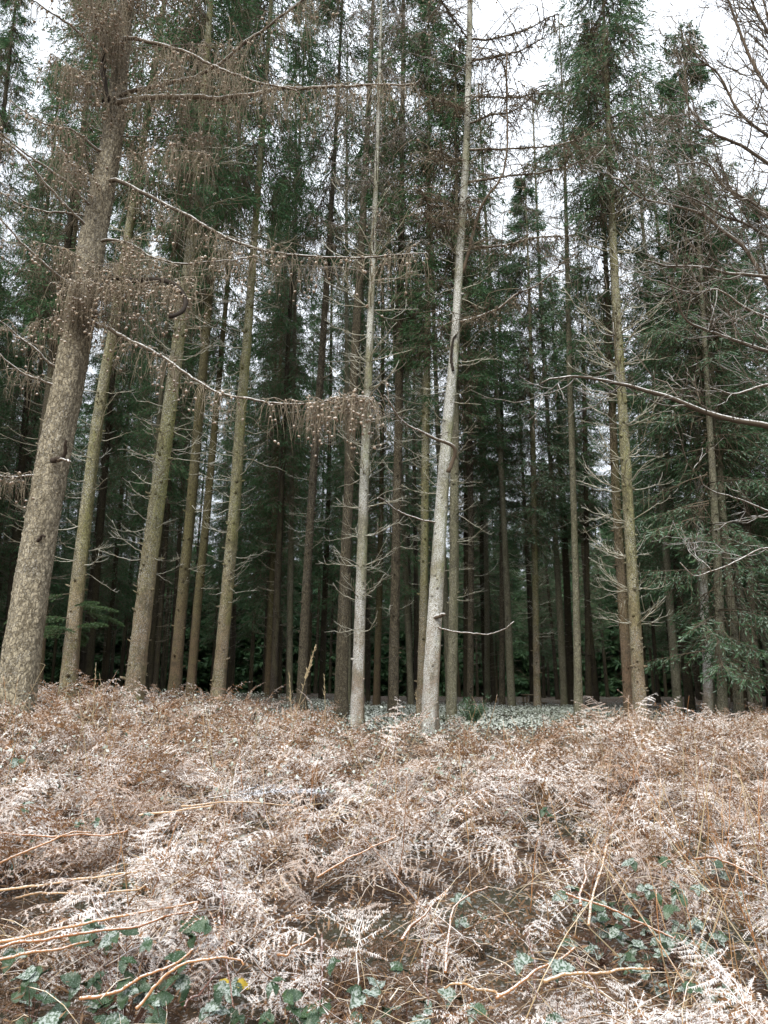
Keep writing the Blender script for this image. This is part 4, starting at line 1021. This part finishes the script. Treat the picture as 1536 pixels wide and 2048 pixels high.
# frosted low leaves over the clearing and the wood floor
g = Geo()
def cover(n, x0, x1, y0, y1, s0, s1, h):
    x = rng.uniform(x0, x1, n); y = rng.uniform(y0, y1, n)
    pos = np.stack([x, y, ground(x, y) + rng.uniform(.0, h, n)], 1)
    nr = unit(rng.normal(0, .55, (n, 3)) + [0, -.35, 1.]); u = unit(np.cross(nr, rng.normal(0, 1, (n, 3)))); w = np.cross(nr, u)
    s = rng.uniform(s0, s1, (n, 1))
    v = np.stack([pos - u * s, pos + w * s * .6 - u * .3 * s, pos + u * s * 1.1, pos - w * s * .6 - u * .3 * s], 1)
    g.add(v, np.arange(4 * n).reshape(n, 4))
cover(12000, -1.8, 5.6, 9.2, 20, .011, .026, .14)
cover(9000, -.6, 4.6, 10.5, 19, .014, .034, .12)
cover(6000, -7, 9, 9, 26, .012, .028, .12)
cover(2600, -3.6, .8, 4.4, 8.5, .010, .022, .48)
o = g.build('ground_cover', M['cover']); tag(o, 'low grey-green bramble leaves powdered with frost across the clearing', 'ground cover', kind='stuff')

# ------------------------------------------------------------------ bracken stems lying and standing
def surf(px, py):
    """first point along the pixel's ray that meets the bracken heap"""
    for Y in np.arange(1.5, 14, .03):
        p = at(px, py, Y)
        if p[2] < ground(p[0], p[1]) + veg_h(p[0], p[1]) * .92: return p
    return at(px, py, 9.)
def stem(pts, r, mat, label, group=None, lift=.065, name='fallen_bracken', r1=.6):
    W = np.array([surf(a, b) + [0, 0, lift] for a, b in pts])
    if len(W) > 2:
        yv = np.polyval(np.polyfit(np.arange(len(W)), W[:, 1], 1), np.arange(len(W)))
        W = np.array([at(a, b, yq) + [0, 0, lift] for (a, b), yq in zip(pts, yv)])
    C = resample(W, 14 * len(W)); kn = np.linspace(0, len(C) - 1, 7); C += np.stack([np.interp(np.arange(len(C)), kn, rng.normal(0, .005, 7)) for _ in range(3)], 1); C[1:-1] += np.cumsum(rng.normal(0, .0009, (len(C) - 2, 3)), 0)
    base = C[0].copy(); g = Geo(); q = np.linspace(1, r1, len(C)) * rng.uniform(.88, 1.12, len(C)); tubes(g, C - base, r * q, 7)
    o = g.build(name, M[mat], None, True); o.location = base
    return tag(o, label, 'bracken stalk', group)
LY = 'fallen orange bracken stalk with rime along its upper side lying on the heap'
GL = 'fallen bracken stalks'
for pts in ([(-40, 1934), (0, 1925), (120, 1902), (250, 1870), (390, 1850)], [(-40, 1950), (0, 1941), (180, 1905), (300, 1880), (390, 1853)], [(-40, 1970), (0, 1960), (90, 1942), (170, 1922)],
            [(-40, 1818), (0, 1810), (130, 1793), (200, 1792), (300, 1775)], [(-40, 1698), (0, 1695), (170, 1698), (250, 1690)], [(-40, 1762), (0, 1750), (120, 1702), (175, 1690)],
            [(30, 1825), (100, 1815), (285, 1808)], [(360, 1637), (440, 1633), (520, 1634), (590, 1640)], [(275, 1655), (330, 1650), (420, 1640)], [(270, 2060), (340, 1985), (420, 1958), (485, 1978)],
            [(160, 2050), (250, 2015), (330, 1980), (385, 1945)], [(555, 1955), (590, 1930), (630, 1905)], [(635, 1785), (700, 1740), (740, 1720), (790, 1700)], [(995, 2060), (1060, 2005), (1110, 1975), (1153, 1945)],
            [(1088, 2015), (1148, 1998), (1230, 1995), (1318, 1990)], [(805, 1918), (850, 1865), (893, 1815)], [(888, 1985), (898, 1910), (910, 1845), (968, 1805)], [(1178, 1890), (1193, 1815), (1223, 1725), (1258, 1705)],
            [(1160, 1845), (1170, 1790), (1180, 1730)], [(1118, 1815), (1198, 1840), (1293, 1880), (1350, 1910)], [(1010, 2040), (930, 2020), (890, 2030)], [(1390, 1745), (1450, 1750), (1536, 1800)]):
    stem(pts, rnd(.0044, .0062), 'stem_orange' if rng.random() < .75 else 'stem_tan', LY, GL)
for pts in ([(435, 1750), (445, 1850), (455, 1950), (470, 2050)], [(365, 2045), (410, 2000), (440, 1962)], [(1050, 1880), (1068, 1950), (1085, 2048)], [(1155, 1950), (1185, 2000), (1205, 2048)], [(848, 1890), (856, 2045)], [(640, 1900), (643, 2045)], [(525, 1660), (535, 1590), (540, 1480)]):
    stem(pts, .0038, 'stem_dark', 'thin dark reddish stalk rising through the bracken heap', 'thin dark stalks', .05)
# straws standing all over the heap, every one its own
straws = []
for i in range(290):
    if i < 110: x0, y0 = rnd(.95, 2.3), rnd(2.4, 4.6)
    elif i > 230: x0, y0 = rnd(-3.2, -.4), rnd(5., 7.6)
    else:
        y0 = rnd(3.2, 8.8); x0 = rnd(-1, 1) * (.53 * y0 + .2)
    h = rnd(.15, .42) if i >= 110 else rnd(.12, .45); lean = rng.normal(0, .16, 2) if i >= 110 else rng.normal((-.10, 0), .17, 2)
    z0 = float(ground(x0, y0)); zt = z0 + float(veg_h(x0, y0)) * .35
    k = np.linspace(0, 1, 7)
    top = np.array([lean[0], lean[1], h + float(veg_h(x0, y0)) * .65])
    P = np.outer(k, top) + np.outer(k ** 2, np.r_[rng.normal(0, .05, 2), -.02])
    P[1:] += np.cumsum(rng.normal(0, .004, (6, 3)), 0)
    g = Geo(); tubes(g, P, rnd(.0018, .0032) * (1 - .55 * k), 5)
    for j in range(rng.integers(0, 3)):
        t = rng.integers(3, 7); d = unit(np.array([rng.normal(0, 1), rng.normal(0, 1), rnd(.1, .6)])); l = rnd(.05, .16); kk = np.linspace(0, 1, 4)[:, None]
        tubes(g, P[t] + d * l * kk + np.array([0, 0, -.2]) * l * kk ** 2, .0012 * (1 - .5 * kk[:, 0]), 3)
    o = g.build('dry_straw', M[['stem_tan', 'stem_orange', 'straw'][rng.integers(3)]], None, True); o.location = (x0, y0, zt)
    tag(o, 'thin tan dry stalk standing up out of the bracken heap', 'straw', 'dry stalks standing in the bracken')

# tall seeding grasses
def seed_grass(px, py, tx, ty, Y, heads, label):
    a = at(px, py, Y); b = at(tx, ty, Y); a[2] = float(ground(a[0], a[1]))
    k = np.linspace(0, 1, 10)[:, None]
    P = a + (b - a) * k + np.array([(b - a)[0] * .25, 0, 0]) * (k ** 2 - k)
    root = empty('seeding_grass', a, label, 'grass')
    g = Geo(); tubes(g, P - a, .0028 * (1 - .6 * k[:, 0]), 4); g.build('stem', M['straw'], root)
    g = Geo(); d = unit(P[-1] - P[-3])
    for i in range(heads):
        t = rnd(.66, 1.0); p = np.array([np.interp(t, k[:, 0], P[:, j]) for j in range(3)])
        dd = unit(d + rng.normal(0, .35, 3)); l = rnd(.03, .11) * (1.35 - t); w = unit(np.cross(dd, rng.normal(0, 1, 3)))
        g.add(np.array([p, p + dd * l * .5 + w * .004, p + dd * l, p + dd * l * .5 - w * .004]) - a, np.array([[0, 1, 2, 3]]))
    g.build('seed_head', M['straw'], root, kind='stuff')
seed_grass(560, 1520, 632, 1288, 6.6, 70, 'tall dry grass with feathery seed head rising before dark trunks')
seed_grass(590, 1440, 578, 1345, 7.6, 30, 'short dry grass spike left of the tall seeding grass')
seed_grass(655, 1440, 648, 1350, 7.8, 24, 'thin dry grass spike right of the tall seeding grass')
seed_grass(190, 1420, 192, 1325, 6.4, 16, 'dead upright weed with whorled side twigs near the olive spruce')
seed_grass(838, 1480, 832, 1380, 8.8, 14, 'curled dry weed at the foot of the tallest pale larch')

# ------------------------------------------------------------------ bramble
def leaf_mesh(seed):
    """toothed, pointed bramble leaflet, folded a little along its midrib"""
    r = np.random.default_rng(seed)
    n = 15; t = np.linspace(0, 1, n)
    w = .34 * np.sin(np.pi * t ** .72) ** .75 * (1 + .13 * np.where(np.arange(n) % 2, 1, -1) + r.normal(0, .04, n)); w[0] = w[-1] = .008
    zc = -.25 * t ** 2 * r.uniform(.3, 1.4) + .03 * np.sin(9 * t + seed)
    mid = np.stack([t, .04 * np.sin(2 * t + seed), zc], 1); f = r.uniform(.15, .45)
    le = np.stack([t - .04, w, zc + f * w + r.normal(0, .02, n)], 1); ri = np.stack([t - .04, -w, zc + f * w + r.normal(0, .02, n)], 1)
    g = Geo(); v = np.stack([le, mid, ri], 1); idx = np.arange(n * 3).reshape(n, 3)
    q = np.concatenate([np.stack([idx[:-1, c + 1], idx[1:, c + 1], idx[1:, c], idx[:-1, c]], -1) for c in (0, 1)])
    g.add(v, q); return g
LEAFS = {m: [leaf_mesh(i).mesh('leaf', M[m], True) for i in range(5)] for m in ('bramble', 'bramble_rimed', 'bramble_yellow')}
def bramble(px, py, nleaf, spread, rimed, label, Y=None, yellow=0, lift=.0, size=.05):
    c = surf(px, py) if Y is None else at(px, py, Y)
    zg = float(ground(c[0], c[1])); base = np.array([c[0], c[1] + .05, zg])
    root = empty('bramble', base, label, 'bramble')
    g = Geo(); made = 0
    while made < nleaf:
        off = np.array([rng.normal(0, spread), rng.normal(0, spread * .5), 0]); p = c + off
        hh = float(veg_h(p[0], p[1]))
        p[2] = float(ground(p[0], p[1])) + hh * rnd(.0, 1.0) + .03 + lift
        k = np.linspace(0, 1, 6)[:, None]
        P = base + (p - base) * k + np.array([0, 0, .12]) * (k - k ** 2); tubes(g, P - base, .0015 * (1 - .4 * k[:, 0]), 4)
        az = rnd(0, 6.28)
        for j, da in enumerate((0, 1.35, -1.35)):
            if made >= nleaf: break
            mt = 'bramble_rimed' if rng.random() < rimed else 'bramble'
            if yellow > 0 and rng.random() < .3: mt = 'bramble_yellow'; yellow -= 1
            o = link('leaf', LEAFS[mt][rng.integers(5)], root)
            s = size * rnd(.75, 1.25) * (1.1 if j == 0 else .9)
            o.location = p - base; o.scale = (s, s, s)
            nv = Vector((rng.normal(0, .45), -.55 + rng.normal(0, .4), 1)).normalized(); xv = Vector((math.cos(az + da), math.sin(az + da), rnd(-.3, .1))); xv = (xv - nv * xv.dot(nv)).normalized()
            o.rotation_euler = Matrix((xv, nv.cross(xv), nv)).transposed().to_euler()
            made += 1
    g.build('stem', M['stem_dark'], root)
bramble(250, 1925, 130, .22, .18, 'large patch of dark green bramble under the fallen orange stalks', size=.056)
bramble(330, 2010, 44, .15, .65, 'frosted grey bramble leaves right below the dark green bramble patch')
bramble(60, 1940, 16, .10, .5, 'bramble leaves tucked under the ends of the fallen stalks')
bramble(420, 1890, 20, .10, .3, 'green bramble with a yellowing leaf beside the dark hollow', yellow=3)
bramble(600, 2000, 40, .09, .15, 'few dark green bramble leaves in a hollow below a broken stalk')
bramble(500, 2040, 16, .10, .8, 'whitened bramble leaves at the edge of the path')
bramble(1270, 1790, 44, .12, .35, 'dark glossy bramble leaves behind three slanting stalks')
bramble(1200, 1850, 60, .17, .8, 'rimed grey-green bramble sprawling below the slanting stalks')
bramble(1330, 1870, 44, .16, .85, 'pale frosted bramble spreading right of the slanting stalks')
bramble(1430, 1920, 16, .12, .7, 'bramble with fresh green and frosted leaves by the grass tuft')
bramble(1130, 1990, 24, .14, .6, 'frosted bramble leaves around the crossed broken stalks')
bramble(700, 2030, 22, .12, .4, 'dark bramble leaves in the hollow at the middle of the heap edge')
bramble(820, 1960, 36, .09, .9, 'cluster of round frosted bramble leaves between two broken stalks')
bramble(930, 1810, 14, .08, .5, 'small bramble tuft hanging in the hollow of a bent stalk')
bramble(230, 1665, 14, .10, .5, 'snow-capped bramble leaves on the left of the heap', lift=.05)
bramble(60, 1650, 14, .12, .5, 'low bramble near the mossy stump at the heap edge', lift=.04)
bramble(1420, 1700, 12, .12, .8, 'scattered rimed bramble leaves among upright straws', lift=.03)
bramble(20, 1520, 10, .12, .2, 'broad green leaves beside the dark hole near the leaning larch', lift=.05, size=.07)
bramble(1080, 1610, 4, .05, .3, 'single green bramble sprig on the right of the white bracken', lift=.08)

# grass tuft at the lower right
g = Geo(); n = 420
p = surf(1480, 2030); x = p[0] + rng.normal(0, .14, n); y = p[1] + rng.normal(0, .10, n)
k = np.linspace(0, 1, 4)[None, :, None]
d = np.stack([rng.normal(0, .35, n), rng.normal(0, .35, n), np.ones(n)], 1); L = rng.uniform(.06, .17, n)[:, None, None]
b0 = np.stack([x, y, ground(x, y) + veg_h(x, y) * .55], 1)
tubes(g, b0[:, None] + d[:, None] * L * k + d[:, None] * [1, 1, 0] * L * k ** 2 * .8 + np.array([0, 0, -.3]) * L * k ** 2, np.full((n, 4), .0016) * [1, .9, .7, .3], 3)
M['grass'] = leafy('grass', [(.16, .17, .06), (.32, .29, .13)], (.75, .77, .74), .6, (0, .6), 30, (.4, .55))
tag(g.build('grass_tuft', M['grass']), 'tuft of pale green frosted grass in the lower corner', 'grass', kind='stuff')

# snow-whitened fallen conifer sprig on the heap
def fallen_sprig():
    c = surf(520, 1605) + [0, 0, .03]
    root = empty('fallen_sprig', c, 'small fallen conifer sprig thick with white frost lying on the bracken', 'branch')
    tw = Geo(); nd = Geo()
    s = np.linspace(0, 1, 12)[:, None]; P = np.array([-.28, -.06, .0]) + np.array([.62, .12, .02]) * s + np.array([0, 0, .06]) * (s - s ** 2)
    tubes(tw, P, .005 * (1 - .7 * s[:, 0]), 5)
    for k in range(2, 12):
        for sg in (-1, 1):
            d = unit(np.array([.6, sg * .75, rnd(-.1, .2)])); l = .22 * (1.15 - k / 12.)
            tubes(tw, P[k] + np.outer(np.linspace(0, 1, 4) * l, d), .0025 * np.linspace(1, .4, 4), 3)
            q = np.repeat(P[k] + np.outer(np.linspace(.1, 1, 9) * l, d), 8, 0); N = len(q)
            ax = unit(d + rng.normal(0, .8, (N, 3))); wv = unit(np.cross(ax, rng.normal(0, 1, (N, 3))))
            sl = rng.uniform(.012, .026, (N, 1))
            nd.add(np.stack([q - wv * .003, q + ax * sl, q + wv * .003], 1), np.arange(3 * N).reshape(N, 3))
    tw.build('stem', M['branch_frost'], root); nd.build('needles', M['snow_sprig'], root, kind='stuff')
fallen_sprig()

# ------------------------------------------------------------------ bush and wooden stand in the clearing
def bush():
    c = at(945, 1440, 12.2); c[2] = float(ground(c[0], c[1]))
    root = empty('young_bush', c, 'small dark green bush at the foot of the frosted stems', 'bush')
    g = Geo(); st = Geo()
    n = 46; az = rng.uniform(0, 6.28, n); k = np.linspace(0, 1, 5)[None, :, None]
    d = np.stack([np.cos(az) * .6, np.sin(az) * .6, rng.uniform(.6, 1.2, n)], 1); L = rng.uniform(.2, .42, n)[:, None, None]
    P = d[:, None] * L * k + np.array([0, 0, -.1]) * L * k ** 2
    tubes(st, P, np.full((n, 5), .003), 3); st.build('stem', M['crown_twig'], root, kind='stuff')
    q = np.repeat(P.reshape(-1, 3), 12, 0); N = len(q); q = q + rng.normal(0, .02, (N, 3))
    ax = unit(rng.normal(0, 1, (N, 3)) + [0, 0, .8]); wv = unit(np.cross(ax, rng.normal(0, 1, (N, 3)))); sl = rng.uniform(.03, .06, (N, 1))
    g.add(np.stack([q - wv * .006, q + ax * sl, q + wv * .006], 1), np.arange(3 * N).reshape(N, 3)); g.build('foliage', M['needles_frost'], root, kind='stuff')
bush()

def box(g, x0, x1, y0, y1, z0, z1):
    v = np.array([(x, y, z) for x in (x0, x1) for y in (y0, y1) for z in (z0, z1)])
    g.add(v, np.array([(0, 1, 3, 2), (4, 6, 7, 5), (0, 4, 5, 1), (2, 3, 7, 6), (0, 2, 6, 4), (1, 5, 7, 3)]))
def stand():
    Y = 21.; c = at(1062, 1430, Y); zg = float(ground(c[0], c[1])); s = depth(1400, Y) / F
    root = empty('wooden_stand', (c[0], Y, zg), 'small weathered wooden feeding stand with pale panel between dark trunks', 'stand')
    X = lambda px: (px - 1062) * s
    Z = lambda py: at(1062, py, Y)[2] - zg
    def part(nm, m, *a):
        g = Geo(); box(g, *a); g.build(nm, M[m], root)
    part('post', 'wood', X(1054), X(1056.5), -.04, .04, -.1, Z(1388)); part('post', 'wood', X(1088), X(1090.5), -.04, .04, -.1, Z(1404)); part('post', 'wood', X(1054), X(1056.5), .5, .58, -.1, Z(1392)); part('post', 'wood', X(1088), X(1090.5), .5, .58, -.1, Z(1404))
    part('roof_board', 'wood', X(1052), X(1072), -.12, .7, Z(1391), Z(1388.5)); part('shelf', 'wood', X(1052), X(1094), -.1, .64, Z(1407), Z(1404.5))
    part('panel', 'board', X(1058), X(1063), -.062, -.045, Z(1418), Z(1408)); part('tray', 'wood', X(1055), X(1092), -.09, .6, Z(1421), Z(1418.5)); part('notice_board', 'board', X(1057), X(1066), -.062, -.045, Z(1393), Z(1389)) if False else None
    part('small_board', 'board', X(1056.6), X(1059), -.062, -.045, Z(1394.), Z(1391.))
stand()
print('objects', len(bpy.data.objects), 'tris', sum(len(m.loops) - 2 * len(m.polygons) for m in bpy.data.meshes))
